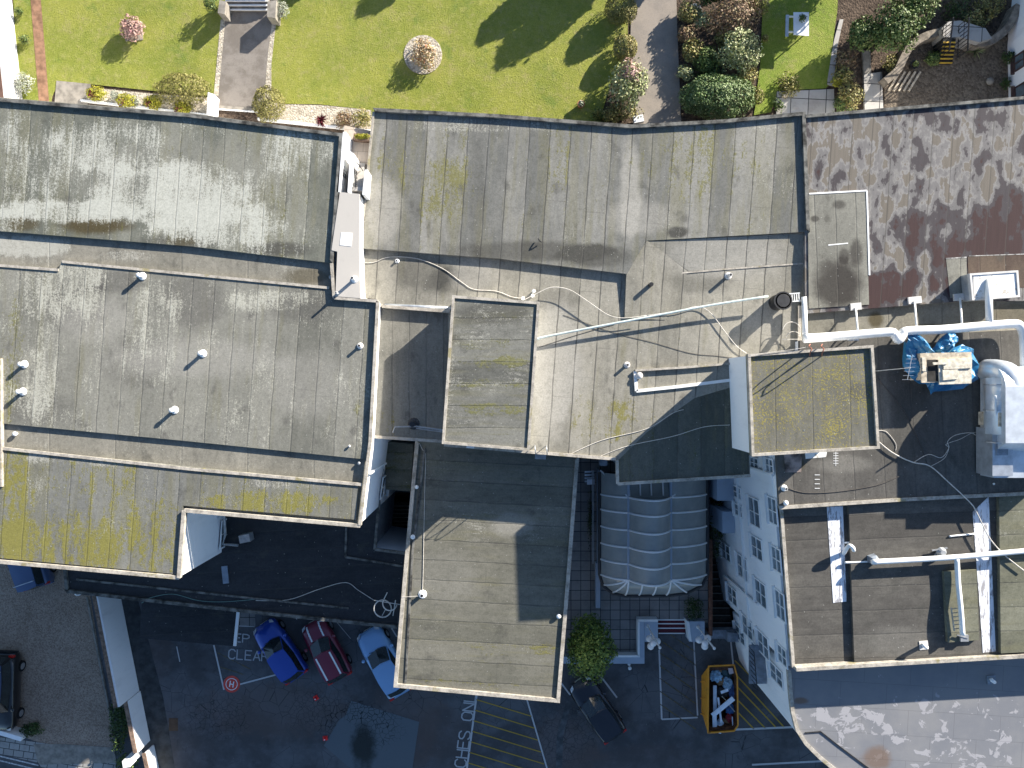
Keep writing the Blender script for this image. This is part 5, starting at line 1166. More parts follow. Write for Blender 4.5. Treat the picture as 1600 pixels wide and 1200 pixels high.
# glazed roof
gr_ = empty('glazed_roof', W(1018, 840, 0), 'long curved glass roof with white ribs over the entrance hall', 'conservatory')
M_pglass = NT('conservatory_glass', .12); M_pglass.b.inputs['Alpha'].default_value = 1
_p = M_pglass.pos(); _f = M_pglass.noise(_p, 1.2, 5, .6); M_pglass.color(M_pglass.mix(_f, (.19,.21,.21,1), (.42,.42,.38,1))); M_pglass.b.inputs['Specular IOR Level'].default_value = .6
M_pglass.b.inputs['Transmission Weight'].default_value = .0; M_pglass = M_pglass.m
XE0, XE1 = W(938,0,2.5).x, W(1104,0,2.5).x
XJ0, XJ1 = W(982,0,3.6).x, W(1048,0,3.6).x; XM = (XJ0+XJ1)/2
def prof_side(t, x0, x1):   # eave (t=0) to joint (t=1)
    return x0+(x1-x0)*t, 2.5+1.1*math.sin(t*math.pi/2)**.8
def section(y):
    pts = [Vector((*prof_side(t/6, XE0, XJ0)[:1], y, prof_side(t/6, XE0, XJ0)[1])) for t in range(7)]
    for i in range(1, 10):
        t = i/10; pts.append(Vector((XJ0+(XJ1-XJ0)*t, y, 3.6+1.15*math.sin(math.pi*t)**.8)))
    pts += [Vector((*prof_side(1-t/6, XE1, XJ1)[:1], y, prof_side(1-t/6, XE1, XJ1)[1])) for t in range(7)]
    return pts
ribs_y = [W(0, yy, 3.6).y for yy in (777, 801, 828, 855, 881, 906)]
YN = W(0,738,2.6).y
secs = [section(y) for y in ribs_y]
mb = MB(); mS = len(secs[0]); V = [p for s_ in secs for p in s_]; mb.add(V, [(i*mS+k, i*mS+k+1, (i+1)*mS+k+1, (i+1)*mS+k) for i in range(len(secs)-1) for k in range(mS-1)])
# side strips to the north and rounded south end
nsec = [Vector((p.x, YN, p.z)) for p in secs[0]]
mb.add([Vector((p.x,YN,p.z)) for p in secs[0][:7]]+secs[0][:7], [(k,k+1,8+k,7+k) for k in range(6)]); mb.add([Vector((p.x,YN,p.z)) for p in secs[0][-7:]]+secs[0][-7:], [(k,k+1,8+k,7+k) for k in range(6)])
mb.add([(XJ0,ribs_y[0],3.6),(XJ1,ribs_y[0],3.6),(XJ1,YN,3.3),(XJ0,YN,3.3)], [(0,1,2,3)])
YS = ribs_y[-1]; RS = 1.15
def apse(x, t, ang):   # from joint line outwards
    return None
ends = []
outline = []
for i in range(13):
    u = i/12
    if u < .25: a_ = u/.25*math.pi/2; ce = (XJ0, YS); e = (XJ0-(XJ0-XE0)*math.cos(a_), YS-RS*math.sin(a_)); top_ = (XJ0, YS, 3.6)
    elif u > .75: a_ = (1-u)/.25*math.pi/2; e = (XJ1+(XE1-XJ1)*math.cos(a_), YS-RS*math.sin(a_)); top_ = (XJ1, YS, 3.6)
    else: t = (u-.25)/.5; e = (XJ0+(XJ1-XJ0)*t, YS-RS); top_ = (XJ0+(XJ1-XJ0)*t, YS, 3.6)
    outline.append((e, top_))
def spoke(e, tp__, n=6): return [Vector((e[0]+(tp__[0]-e[0])*k/n, e[1]+(tp__[1]-e[1])*k/n, 2.5+1.1*math.sin(k/n*math.pi/2)**.8)) for k in range(n+1)]
sp_ = [spoke(e, t) for e, t in outline]; mb.add([p for s_ in sp_ for p in s_], [(i*7+k, i*7+k+1, (i+1)*7+k+1, (i+1)*7+k) for i in range(12) for k in range(6)])
arch = secs[-1][6:17]; mb.add(arch+[Vector((p.x, p.y, 3.59)) for p in arch], [(k, k+1, len(arch)+k+1, len(arch)+k) for k in range(len(arch)-1)])
arch = secs[0][6:17]; mb.add(arch+[Vector((p.x, p.y, 3.59)) for p in arch], [(k, k+1, len(arch)+k+1, len(arch)+k) for k in range(len(arch)-1)])
mb.build('glass', M_pglass, gr_, True)
for s_ in secs:
    MB().tube([p+Vector((0,0,.03)) for p in s_], .055, 6).build('rib', M_paint, gr_)
for i in (1, 2, 3, 5, 7, 9, 10, 11): MB().tube([p+Vector((0,0,.03)) for p in sp_[i]], .05, 6).build('rib', M_paint, gr_)
MB().tube([Vector((XJ0,YN,3.62)), Vector((XJ0,YS,3.62))], .08, 6).tube([Vector((XJ1,YN,3.62)), Vector((XJ1,YS,3.62))], .08, 6).build('purlin', M_blue_wall, gr_)
for x in (1008,1020,1032,1044):pass
for t in (.02,.28,.54,.82): x = XJ0+(XJ1-XJ0)*t; MB().bar((x,YN,3.4), (x,ribs_y[0]+.1,3.66), .07).build('glazing_bar', M_paint, gr_)
MB().bar((XE0,YN+.1,2.6), (XJ0,ribs_y[0],3.66), .08).build('hip', M_paint, gr_); MB().bar((XE1,YN+.1,2.6), (XJ1,ribs_y[0],3.66), .08).build('hip', M_paint, gr_)
gut = [Vector((XE0,YN,2.5))]+[Vector((e[0],e[1],2.5)) for e, t in outline]+[Vector((XE1,YN,2.5))]
MB().tube([Vector((XM+(p.x-XM)*1.015, p.y-.06 if p.y < YS else p.y, p.z)) for p in gut], .1, 8).build('gutter', M_dark, gr_)
mb = MB(); g2 = [Vector((XM+(p.x-XM)*.985, p.y+.06 if p.y < YS else p.y, 0)) for p in gut]
for a_, b_ in zip(g2, g2[1:]): mb.add([Vector((a_.x,a_.y,.45)), Vector((b_.x,b_.y,.45)), Vector((b_.x,b_.y,2.45)), Vector((a_.x,a_.y,2.45))], [(0,1,2,3)])
mb.build('wall', M_blue_wall, gr_)
MB().bar((XE0-.32,YN,1.7), (XE0-.32,YS+.4,1.7), .07).build('handrail', M_grey, gr_)
# chairs/benches beside it
tb = empty('slatted_bench', W(921,747,.45), 'small grey slatted bench between the block and the glazed roof', 'bench')
mb = MB()
for i in range(4): mb.box(W(921,737+i*5,1.3), (.55,.09,.03), .05)
mb.build('seat', M_galv, tb); MB().box(W(923,753,1.5), (.42,.3,.06)).build('box_top', M_white_pl, tb)
MB().bar(W(914,740,.45), W(914,740,1.28), .05).bar(W(927,752,.45), W(927,752,1.28), .05).build('leg', M_grey, tb)
mb = MB(); mb.box(W(942,722,4.6), (.4,.34,.5)); tag(mb.build('wall_vent', M_lead), 'grey vent box under the middle roof edge', 'vent')

# ------------------------------------------------------------------ roof furniture
def vent(px, py, z, h, r, mat, label, cap=True, dark=False, group=None, name='vent_pipe'):
    """px,py = top of pipe in the photo"""
    t_ = W(px, py, z+h); b = Vector((t_.x, t_.y, z)); ro = empty(name, b, label, 'vent pipe', group)
    MB().tube([b, b+Vector((0,0,h))], r, 12).lathe(b, [(r*2.2,0.0),(r*2.0,.03),(r*1.1,.06)], 12).build('pipe', mat, ro)
    if cap == 'cap': MB().lathe(b+Vector((0,0,h+.01)), [(r*1.15,0),(r*1.25,.05),(r*.6,.10),(.002,.11)], 12).build('cap', mat, ro)
    else: MB().lathe(b+Vector((0,0,h+.002)), [(r*.72,0),(r*.7,.004)], 12).build('opening', M_black, ro)
    return ro
M_pale_pipe = simple('pale_pipe', (.62,.6,.57), .5)
gL = 'white vent pipes on the west roof'
for px, py, h, lb in ((217,430,.3,'white vent pipe near the top of the west middle roof'),(313,552,.27,'white vent pipe in the centre of the west middle roof'),(268,641,.3,'white vent pipe low on the west middle roof'),(32,569,.25,'white vent pipe at the west edge, the upper of two'),(29,612,.28,'white vent pipe at the west edge, the lower of two')):
    vent(px, py, ZL, h, .085, M_duct, lb, 'cap', group=gL)
vent(561, 540, ZL, .24, .07, M_pale_pipe, 'short open vent pipe near the east edge of the west roof')
def dome(px, py, z, r, mat, label, h=.12):
    c = W(px, py, z+h); b = Vector((c.x, c.y, z)); ro = empty('dome_vent', b, label, 'roof vent'); MB().lathe(b, [(r*.6,0),(r*.6,h*.6)], 12).build('stem', mat, ro); MB().ball(b+Vector((0,0,h)), r, 14, .7).build('cap', mat, ro, True)
dome(23, 678, ZL-.16, .11, M_duct, 'white dome vent in the valley at the west edge'); dome(517, 433, ZL-.16, .1, M_grey, 'grey dome vent in the shaded valley corner by the walkway'); dome(561, 724, ZL-.16, .08, M_grey, 'grey dome vent in the shaded corner above the yard')
dome(546, 697, ZL, .06, M_pale_pipe, 'tiny dome vent near the south east corner of the west roof', .06)
dome(651, 761, ZB, .1, M_duct, 'white dome vent in the shaded gutter of the block, upper one'); dome(645, 839, ZB, .12, M_duct, 'white dome vent in the gutter of the block, lower one'); dome(873, 963, ZB, .12, M_duct, 'white dome vent at the east edge of the block')
vent(659, 931, ZB, .28, .1, M_duct, 'white open vent pipe with a cable on the block roof')
vent(550, 434, ZW, .5, .075, M_duct, 'white vent pipe on the pale roof walkway')
vent(525, 457, ZW-.3, .7, .05, M_duct, 'thin white pipe at the corner of the roof walkway')
vent(620, 407, ZM, .13, .05, M_duct, 'short white vent pipe under the looping cable')
vent(1018, 444, ZM, .45, .1, M_dark, 'dark open vent pipe on the middle roof')
vent(1142, 429, ZM, .4, .08, M_pale_pipe, 'pale open vent pipe on the sloping part of the middle roof')
vent(981, 570, ZM, .26, .07, M_pale_pipe, 'pale vent pipe above the sunk skylight kerb')
dome(999, 587, ZM, .17, M_pale_pipe, 'large pale dome vent in the corner of the skylight kerb')
for x, y, lb in ((817,466,'white dome vent against the raised box, leftmost of the trio'),(832,462,'white dome vent against the raised box, middle of the trio'),(834,455,'white dome vent against the raised box, rightmost of the trio')): dome(x, y, ZM, .09, M_duct, lb, .2)
mb = MB(); mb.tube(smooth_path([W(841,373,9.5), W(843,376,9.62), W(846,378,9.5)], 3), .03, 6); tag(mb.build('rag', M_dark), 'small dark scrap lying on the hall roof', 'debris')
vent(644, 663, 9.08, .5, .13, M_dark, 'dark open vent pipe on the shaded link roof')
mb = MB(); mb.tube([W(614,676,9.15), W(617,667,9.2), W(650,666,9.2), W(706,674,9.2)], .04, 8); mb.tube([W(650,669,9.2), W(706,677,9.2)], .03, 6); tag(mb.build('roof_pipe', M_grey), 'thin grey pipe run across the shaded link roof', 'pipe')
# flue, its ladder, the long thin pipe
fl_ = empty('flue', W(1213,472,ZM), 'short wide black flue at the end of the long thin roof pipe', 'flue')
b = W(1213,473,ZM); MB().tube([b, b+Vector((0,0,.85))], .36, 20).build('pipe', M_black, fl_, True); MB().lathe(b+Vector((0,0,.86)), [(.30,0),(.29,.01)], 20).build('opening', M_dark, fl_); MB().lathe(b+Vector((0,0,.8)), [(.42,0),(.42,.05)], 20).build('collar', M_dark, fl_)
def ladder(a, b_, w, n, mat, label, r=.025, name='ladder'):
    A_, B_ = Vector(a), Vector(b_); d_ = (B_-A_).normalized(); x = d_.cross(Vector((0,0,1)))
    if x.length < .2: x = Vector((1,0,0))
    x = x.normalized()*w/2; ro = empty(name, A_, label, 'ladder'); m1 = MB(); m1.bar(A_-x, B_-x, r*2); m1.bar(A_+x, B_+x, r*2); m1.build('rails', mat, ro)
    m2 = MB()
    for i in range(n): p = A_.lerp(B_, (i+.5)/n); m2.bar(p-x, p+x, r*1.4)
    m2.build('rungs', mat, ro); return ro
ladder(W(1222,466,ZM+.45), W(1250,464,ZM+.5), .36, 8, M_duct, 'white ladder lying flat beside the black flue')
ladder(W(1492,948,9.95), W(1497,985,9.95), .36, 6, M_wood, 'brown wooden ladder lying beside the white drop pipe')
lp = MB(); lp.tube(smooth_path([W(841,530,ZM+.1), W(848,527,ZM+.3), W(930,511,ZM+.35), W(1020,494,ZM+.4), W(1110,477,ZM+.45), W(1200,463,ZM+.5)], 4), .055, 8)
tag(lp.build('long_pipe', simple('pale_teal_pipe', (.5,.58,.56), .45), None, True), 'long thin pale pipe running diagonally over the middle roof to the flue', 'pipe')
M_sil = M_galv
def cable(pts, z, r, mat, label, k=6, name='cable', sag=0):
    P_ = [W(x, y, z if not isinstance(z, (list, tuple)) else z[i]) + Vector((0,0,r+.006)) for i, (x, y) in enumerate(pts)]
    tag(MB().tube(smooth_path(P_, k), r*.75, 6).build(name, mat, None, True), label, 'cable')
cable([(567,411),(585,410),(608,402),(650,404),(690,419),(720,440),(740,452),(775,455),(800,464),(815,466)], ZM, .022, M_cable, 'pale cable looping across the middle roof left of the raised box')
cable([(820,468),(840,458),(862,449),(890,453),(920,472),(950,492),(975,497),(1010,493)], ZM+.3, .022, M_cable, 'pale cable curving from the dome vents to the thin pipe')
cable([(1010,493),(1060,486),(1090,479),(1110,489),(1130,515),(1150,540),(1166,552)], ZM+.08, .022, M_cable, 'pale cable dropping from the thin pipe to the tower')
cable([(842,543),(880,530),(930,515),(960,507)], ZM, .014, M_cable_dark, 'thin dark cable under the long pipe'); cable([(880,492),(960,520),(1020,535),(1080,552),(1120,556),(1150,560)], ZM, .012, M_cable_dark, 'thin dark cable sagging towards the tower')
cable([(888,711),(940,688),(1010,670),(1050,646),(1068,640)], ZM, .02, M_cable, 'upper pale cable over the shaded canopy roof'); cable([(935,714),(980,697),(1050,682),(1100,667),(1140,664)], ZM, .02, M_cable, 'lower pale cable over the shaded canopy roof')
cable([(655,692),(660,702),(665,712),(664,760),(662,850),(661,900),(660,928)], ZB, .018, M_cable, 'pale cable running down the west side of the block roof')
cable([(627,933),(640,932),(657,931)], ZB+.1, .016, M_cable, 'short pale cable from the block edge to the vent pipe')
cable([(400,938),(450,937),(500,920),(540,910),(560,922),(585,938)], ZD, .022, M_cable, 'cable draped over the low dark roof'); cable([(222,942),(235,934),(270,928),(310,938),(350,940),(400,936)], ZD, .025, M_cable_green, 'green cable along the low dark roof')
# hoop bracket at block edge
hp = empty('hoop_bracket', W(604,948,ZB-1), 'round metal hoop bracket fixed to the west wall of the block', 'bracket')
def circ(cx, cy, r, z, a0=0, a1=6.28, n=20): return [W(cx+r*math.cos(a0+(a1-a0)*i/n), cy+r*math.sin(a0+(a1-a0)*i/n), z) for i in range(n+1)]
MB().tube(circ(598,951,13.5,ZB-.6), .03, 6).build('hoop', M_cable, hp); MB().tube(circ(609,943,11,ZB-.4,.2,3.6), .03, 6).build('hoop', M_cable, hp)
MB().bar(W(605,926,ZB-.3), W(600,936,ZB-.5), .04).bar(W(618,938,ZB-.3), W(614,962,ZB-.5), .04).bar(W(585,938,ZB-.6), W(627,945,ZB-.4), .03).bar(W(602,953,ZB-.6), W(597,962,ZB-.6), .03).build('arm', M_cable, hp)
# access ladder hooks on middle roof south edge
lh = empty('wall_ladder', W(845,712,ZM), 'head of a wall ladder with curved handles at the south edge of the middle roof', 'ladder')
mb = MB()
for x in (837, 855):
    mb.tube(smooth_path([W(x,711,ZM-.5), W(x,709,ZM+.5), W(x-.5,703,ZM+.8), W(x-1,697,ZM+.6), W(x-1,696,ZM)], 4), .022, 6)
mb.build('handles', M_galv, lh)
mb = MB(); mb.bar(W(836,712,ZM-.3), W(853,713,ZM-.3), .3, .04); mb.build('platform', M_grey, lh)
MB().tube([W(840,716,ZM-.6), W(840,717,2)], .025, 6).tube([W(850,717,ZM-.6), W(850,718,2)], .025, 6).build('rails', M_galv, lh)
mb = MB(); mb.bar(W(729,698,ZR-.4), W(741,699,ZR-.4), .1, .06); tag(mb.build('floodlight', M_paint), 'small white floodlight on the edge of the raised box', 'light')
# tower top: handles and aerials
th = empty('tower_ladder', W(1265,552,ZTW), 'rust red ladder handles at the north edge of the tower roof', 'ladder')
mb = MB()
for x in (1265, 1284):
    mb.tube(smooth_path([W(x,556,ZTW), W(x+1,551,ZTW+.9), W(x+3,545,ZTW+1.0), W(x-1,541,ZTW+.8), W(x+1,538,ZTW-.3)], 4), .025, 6)
mb.build('handles', simple('rusty_rail', (.3,.12,.08), .7), th)
def aerial(px, py, z0, h, label, els, lean=(0,0)):
    b = W(px, py, z0); ro = empty('aerial', b, label, 'aerial'); t_ = b+Vector((lean[0], lean[1], h)); MB().tube([b, t_], .02, 6).build('mast', M_galv, ro)
    mb = MB(); mb.bar(t_+Vector((-.1,-.5,-.05)), t_+Vector((.1,.55,-.05)), .02)
    for i in range(els): p = t_+Vector((-.1+.2*i/els, -.5+1.05*i/els, -.05)); mb.bar(p+Vector((-.22,0,0)), p+Vector((.22,0,0)), .012)
    mb.build('elements', M_galv, ro)
aerial(1366, 580, ZT, 2.4, 'tall television aerial just east of the tower roof', 6, (.3,.1))
aerial(1256, 672, ZTW-.0, .02, 'flat aerial frame lying on the tower roof', 3)
cable([(1171,556),(1200,551),(1240,546),(1262,542)], ZTW+.15, .012, M_cable, 'thin cable along the north kerb of the tower')
mb = MB(); P_ = circ(1237,517,14,9.6,3.3,6.9); mb.tube(P_, .02, 6); mb.tube(circ(1240,530,12,9.5,3.4,6.6), .015, 6); mb.bar(W(1222,530,9.6), W(1252,530,9.6), .02); tag(mb.build('wire_hoop', M_cable), 'thin pale wire hoops standing at the roof corner by the tower', 'wire')
# ducts on the east roof
def duct(name, pts, z, r, label, mat=M_duct, k=5, n=14, smooth_=True):
    P_ = [W(x, y, zz) for (x, y), zz in zip(pts, z if isinstance(z, (list, tuple)) else [z]*len(pts))]
    P_ = smooth_path(P_, k) if smooth_ else P_
    return tag(MB().tube(P_, r, n).build(name, mat, None, True), label, 'duct')
ZU = ZT+.55
duct('white_duct', [(1256,464),(1257,490),(1258,522)], [9.7,9.7,ZU], .12, 'white vertical duct arm at the corner by the flat ladder', smooth_=False)
duct('white_duct', [(1256,529),(1300,526),(1350,522),(1390,519),(1398,523),(1404,531),(1410,523),(1418,517),(1470,515),(1540,509),(1580,506),(1592,508),(1599,520),(1601,545),(1602,580)], ZU, .2, 'long white duct snaking along the north edge of the east roof')
duct('white_duct', [(1546,437),(1545,470),(1546,506)], [ZN+.65,ZU,ZU], .15, 'white branch duct from the white roof box', smooth_=False)
for x0, y0, x1, y1, lb in ((1337,481,1340,517,'thin white pipe dropping to the duct, westernmost'),(1429,471,1432,511,'thin white pipe dropping to the duct, middle one'),(1500,466,1503,507,'thin white pipe dropping to the duct, easternmost')):
    duct('thin_pipe', [(x0,y0),(x1,y1)], [ZN+.12, ZU], .045, lb, smooth_=False, n=8)
    mb = MB(); mb.box(W(x0, y0-2, ZN+.05), (.5 if x0 < 1400 else .6, .32, .1), .1); tag(mb.build('sealed_collar', M_pale_pipe), lb.replace('thin white pipe dropping to the duct', 'pale sealing pad under the thin pipe'), 'pad')
for x, y in ((1330,526),(1424,522),(1505,515)):
    pass
mb = MB(); mb.bar(W(1327,527,ZT), W(1327,527,ZT+.4), .05); mb.bar(W(1340,531,ZT), W(1340,531,ZT+.4), .05); mb.box(W(1333,530,ZT+.4), (.5,.12,.08)); tag(mb.build('duct_bracket', M_galv), 'galvanised bracket below the west run of the duct', 'bracket')
mb = MB(); mb.bar(W(1424,527,ZT), W(1424,527,ZT+.4), .05); mb.bar(W(1434,531,ZT), W(1434,531,ZT+.4), .05); mb.box(W(1429,528,ZT+.4), (.5,.12,.08), .4); tag(mb.build('duct_bracket', M_galv), 'galvanised bracket near the blue tarpaulin', 'bracket')
# white roof box
bx = empty('roof_box', W(1552,446,ZN), 'white topped square roof box with a duct leaving it', 'roof box')
M_flk = NT('peeling_white', .6); _p = M_flk.pos(); _f = M_flk.noise(_p, 5, 6, .7); M_flk.color(M_flk.mix(M_flk.step(_f, .55, .62), (.75,.75,.73,1), (.4,.36,.3,1))); M_flk = M_flk.m
mb = MB(); mb.prism(wp([(1514,428),(1589,423),(1592,464),(1518,469)], ZN+.6), ZN-.1, ZN+.6); mb.build('box', M_galv, bx)
mb = MB(); mb.prism(wp([(1521,430),(1587,426),(1589,462),(1523,466)], ZN+.63), ZN+.6, ZN+.63); mb.build('top', M_flk, bx)
kerb_mb([(1514,428),(1589,423),(1592,464),(1518,469)], ZN+.6, .07, .08, .01).build('rim', M_pale_pipe, bx)
# tarpaulin pile
M_tarp = NT('blue_tarpaulin', .35); _p = M_tarp.pos(); _f = M_tarp.noise(_p, 3, 5, .7, 1.5); M_tarp.color(M_tarp.mix(_f, (.01,.09,.24,1), (.04,.24,.42,1))); M_tarp.bump(_f, .6, .05); M_tarp = M_tarp.m
def sheetmesh(name, pts, z0, amp, mat, parent, n=16, seed=0, zedge=None):
    """crumpled sheet filling the polygon's bounding fan: radial rings from centre"""
    P_ = [W(x, y, z0) for x, y in pts]; c = sum(P_, Vector())/len(P_); V = [c]; Fc = []; rings = 7; m_ = len(P_)*3
    def edge(t):
        i = int(t*len(P_)) % len(P_); u = t*len(P_)-int(t*len(P_)); return P_[i].lerp(P_[(i+1) % len(P_)], u)
    for r in range(1, rings+1):
        for k in range(m_):
            p = c.lerp(edge(k/m_), r/rings); q = p*2.6+Vector((seed, seed, 0)); z = z0+amp*(mnoise.noise(q)*1.2+mnoise.noise(q*2.7)*.6)-(r/rings)**3*(z0-(zedge if zedge is not None else z0))
            V.append(Vector((p.x, p.y, z)))
    for k in range(m_): Fc.append((0, 1+k, 1+(k+1) % m_))
    for r in range(rings-1):
        for k in range(m_): a_ = 1+r*m_+k; b_ = 1+r*m_+(k+1) % m_; Fc.append((a_, b_, b_+m_, a_+m_))
    mb = MB(); mb.add(V, Fc); return mb.build(name, mat, parent)
tp2 = empty('tarpaulin', W(1478,572,ZT), 'crumpled blue tarpaulin pulled back round a boarded opening', 'tarpaulin')
sheetmesh('sheet', [(1421,545),(1423,522),(1436,520),(1433,550),(1445,553),(1470,548),(1478,530),(1498,515),(1502,533),(1490,545),(1512,537),(1526,545),(1537,570),(1534,592),(1510,608),(1470,612),(1458,617),(1454,600),(1440,600),(1428,588),(1420,578)], ZT+.75, .2, M_tarp, tp2, seed=3, zedge=ZT+.45)
sheetmesh('fold', [(1458,552),(1470,534),(1484,520),(1501,518),(1501,532),(1492,538),(1482,556)], ZT+.8, .14, M_tarp, tp2, seed=5, zedge=ZT+.5)
sheetmesh('fold', [(1423,532),(1436,534),(1430,566),(1442,596),(1432,590),(1421,572)], ZT+.7, .16, M_tarp, tp2, seed=8, zedge=ZT+.2)
bo = empty('boarded_hatch', W(1480,576,ZT), 'raw plywood boards stacked on a raised roof hatch inside the blue tarpaulin', 'boards')
MB().prism(wp([(1441,552),(1515,550),(1518,592),(1442,594)], ZT+1.0), ZT, ZT+1.0).build('box', M_wood, bo)
bd = [((1438,552),(1518,550),(1518,596),(1440,598),1.03,M_wood),((1466,562),(1519,558),(1518,599),(1468,601),1.10,M_wood2),((1474,566),(1518,563),(1518,575),(1475,577),1.16,M_wood2),((1473,578),(1497,577),(1497,592),(1474,594),1.16,M_wood2),((1458,566),(1480,565),(1480,569),(1459,570),1.2,M_wood2),((1441,558),(1446,558),(1447,580),(1442,580),1.1,M_wood2)]
for i, (a_, b_, c_, d_, z, m_) in enumerate(bd): MB().prism(wp([a_, b_, c_, d_], ZT+z), ZT+z-.06, ZT+z).build('board', m_, bo)
MB().prism(wp([(1449,562),(1465,562),(1466,596),(1450,596)], ZT+1.05), ZT+.98, ZT+1.045).build('dark_opening', M_tread, bo)
# plant unit at the east edge
ah = empty('ventilation_unit', W(1580,660,ZT), 'big silver ventilation unit with rounded cowl at the east edge', 'ventilation unit')
def yz_extr(parent, name, x0, x1, prof, mat):
    mb = MB(); n_ = len(prof); mb.add([(x0, y, z) for y, z in prof]+[(x1, y, z) for y, z in prof], [tuple(range(n_)), tuple(reversed(range(n_, 2*n_)))]+[(i, n_+i, n_+(i+1) % n_, (i+1) % n_) for i in range(n_)]); return mb.build(name, mat, parent, False)
xa = W(1570,0,ZT+1.7).x; xb = W(1690,0,ZT+1.7).x
ya = W(0,572,ZT+1.6).y; yb_ = W(0,748,ZT+1.3).y
pr = [(ya, ZT+.1)]+[(ya-.9+.9*math.cos(i*math.pi/12), ZT+.9+.85*math.sin(i*math.pi/12)) for i in range(0, 7)]+[(yb_+1.6, ZT+1.75),(yb_+1.2, ZT+1.1),(yb_, ZT+1.0),(yb_, ZT+.1)]
M_silver = simple('silver_duct', (.62,.66,.7), .35, .35, .1, 2)
yz_extr(ah, 'cowl', xa, xb, pr, M_silver)
MB().tube([Vector((xa+.45, ya-.5, ZT+.95)), Vector((xa+.45, ya-3.0, ZT+.95))], .72, 10).build('round_duct', M_silver, ah, True)
MB().lathe(Vector((0,0,0)), [(.001,0),(.002,.001)], 3)
mb = MB(); xq = W(1549,0,ZT+1.2).x
mb.box(((xq+xa)/2+.38, W(0,706,ZT+1).y, ZT+.65), (.9, 2.1, 1.1)); mb.build('box', M_galv, ah)
mb = MB(); mb.box((xq+.45, W(0,700,ZT+1).y, ZT+1.23), (.5, .6, .05)); mb.build('filter_panel', M_lead, ah)
mb = MB(); mb.box((xq+.5, W(0,655,ZT+1).y, ZT+.8), (.7, .6, 1.4)); mb.build('motor_box', M_wood, ah)
for yy in (600, 640, 690): MB().tube([Vector((xa+.45, W(0,yy,ZT+1).y, ZT+.95)), Vector((xa+.45, W(0,yy,ZT+1).y-.05, ZT+.95))], .75, 10).build('joint_band', M_galv, ah)
MB().tube([W(1555,618,ZT+1.6), W(1556,650,ZT+1.3)], .05, 8).tube([W(1562,612,ZT), W(1562,612,ZT+2)], .035, 8).build('thin_pipe', M_duct, ah)
MB().bar(W(1552,655,ZT), W(1552,655,ZT+1.2), .06).bar(W(1552,745,ZT), W(1552,745,ZT+.4), .06).build('leg', M_galv, ah)
# elbow cowl
mb = MB(); cc = W(1583,590,ZT+1.5); mb.tube(smooth_path([cc+Vector((-.2,.35,-1.4)), cc+Vector((-.15,.3,-.7)), cc+Vector((.0,.1,-.3)), cc+Vector((.1,-.6,-.25))], 5), .5, 20); mb.build('elbow', M_silver, ah, True)
# cables on the east roof
cable([(1372,690),(1395,708),(1425,722),(1452,728),(1480,752),(1515,785),(1525,800),(1545,840),(1570,868),(1600,892)], ZT+.05, .035, M_cable, 'thick pale cable running diagonally across the east roofs')
cable([(1372,673),(1385,675),(1399,693),(1399,704)], ZT, .018, M_cable, 'short pale cable loop beside the tower corner'); cable([(1428,722),(1450,710),(1470,715),(1482,700),(1480,690),(1492,680),(1515,676),(1524,680)], ZT, .02, M_cable, 'looping pale cable in the unit shadow, upper strand')
cable([(1455,728),(1475,716),(1482,700),(1478,694),(1500,686),(1520,676),(1540,676),(1549,680)], ZT, .016, M_cable, 'looping pale cable in the unit shadow, lower strand')
cable([(1366,586),(1400,625),(1420,655),(1440,700),(1448,724)], ZT, .016, M_cable_dark, 'dark cable from the aerial down the east roof'); cable([(1232,763),(1260,770),(1310,768),(1370,758),(1405,744)], ZT, .016, M_cable_dark, 'dark cable from the small roof pipe')
vent(1229, 764, ZT, .3, .07, M_duct, 'pale open pipe at the west edge of the east roof'); dome(1228, 786, ZT, .12, M_duct, 'white ball vent beside the roof step'); dome(1553, 756, ZT, .05, M_duct, 'tiny white dome in the unit shadow', .05)
# pipes on the lower east roof
Z3 = 9.45
duct('white_pipe', [(1362,878),(1420,875),(1500,870),(1600,861),(1700,853)], Z3+.5, .12, 'long white pipe across the lower east roof')
duct('white_pipe', [(1495,873),(1497,910),(1501,950),(1504,992)], [Z3+.5,Z3+.5,Z3+.6,Z3+.6], .11, 'white pipe branching down beside the wooden ladder')
duct('thin_white_pipe', [(1320,879),(1340,878),(1362,877)], Z3+.1, .05, 'thin white pipe end at the left of the long pipe', n=8)
duct('thin_white_pipe', [(1320,848),(1350,846),(1381,844)], Z3+.03, .045, 'thin white pipe above the white square pad', n=8); duct('thin_white_pipe', [(1364,846),(1365,864)], Z3+.03, .045, 'very short white pipe linking to the square pad', n=8, smooth_=False)
duct('thin_white_pipe', [(1483,838),(1502,836),(1522,834)], Z3+.16, .04, 'lone thin white pipe right of centre on the lower east roof', n=8)
sp2 = empty('vent_pad', W(1362,875,Z3), 'white square pad with a blue grey cowl on the lower east roof', 'vent')
MB().prism(wp([(1349,863),(1376,862),(1377,884),(1350,885)], Z3+.02), Z3-.1, Z3+.03).build('pad', M_flk, sp2); MB().lathe(W(1360,872,Z3), [(.28,0),(.24,.4),(.1,.5)], 5).build('cowl', M_lead, sp2)
MB().tube(smooth_path([W(1318,865,Z3), W(1326,853,Z3+.5), W(1332,855,Z3+.55), W(1334,860,Z3+.4)], 4), .09, 10).build('bent_vent', M_duct, None, True); tag(bpy.data.objects['bent_vent'], 'bent white vent pipe beside the white painted strip', 'vent pipe')
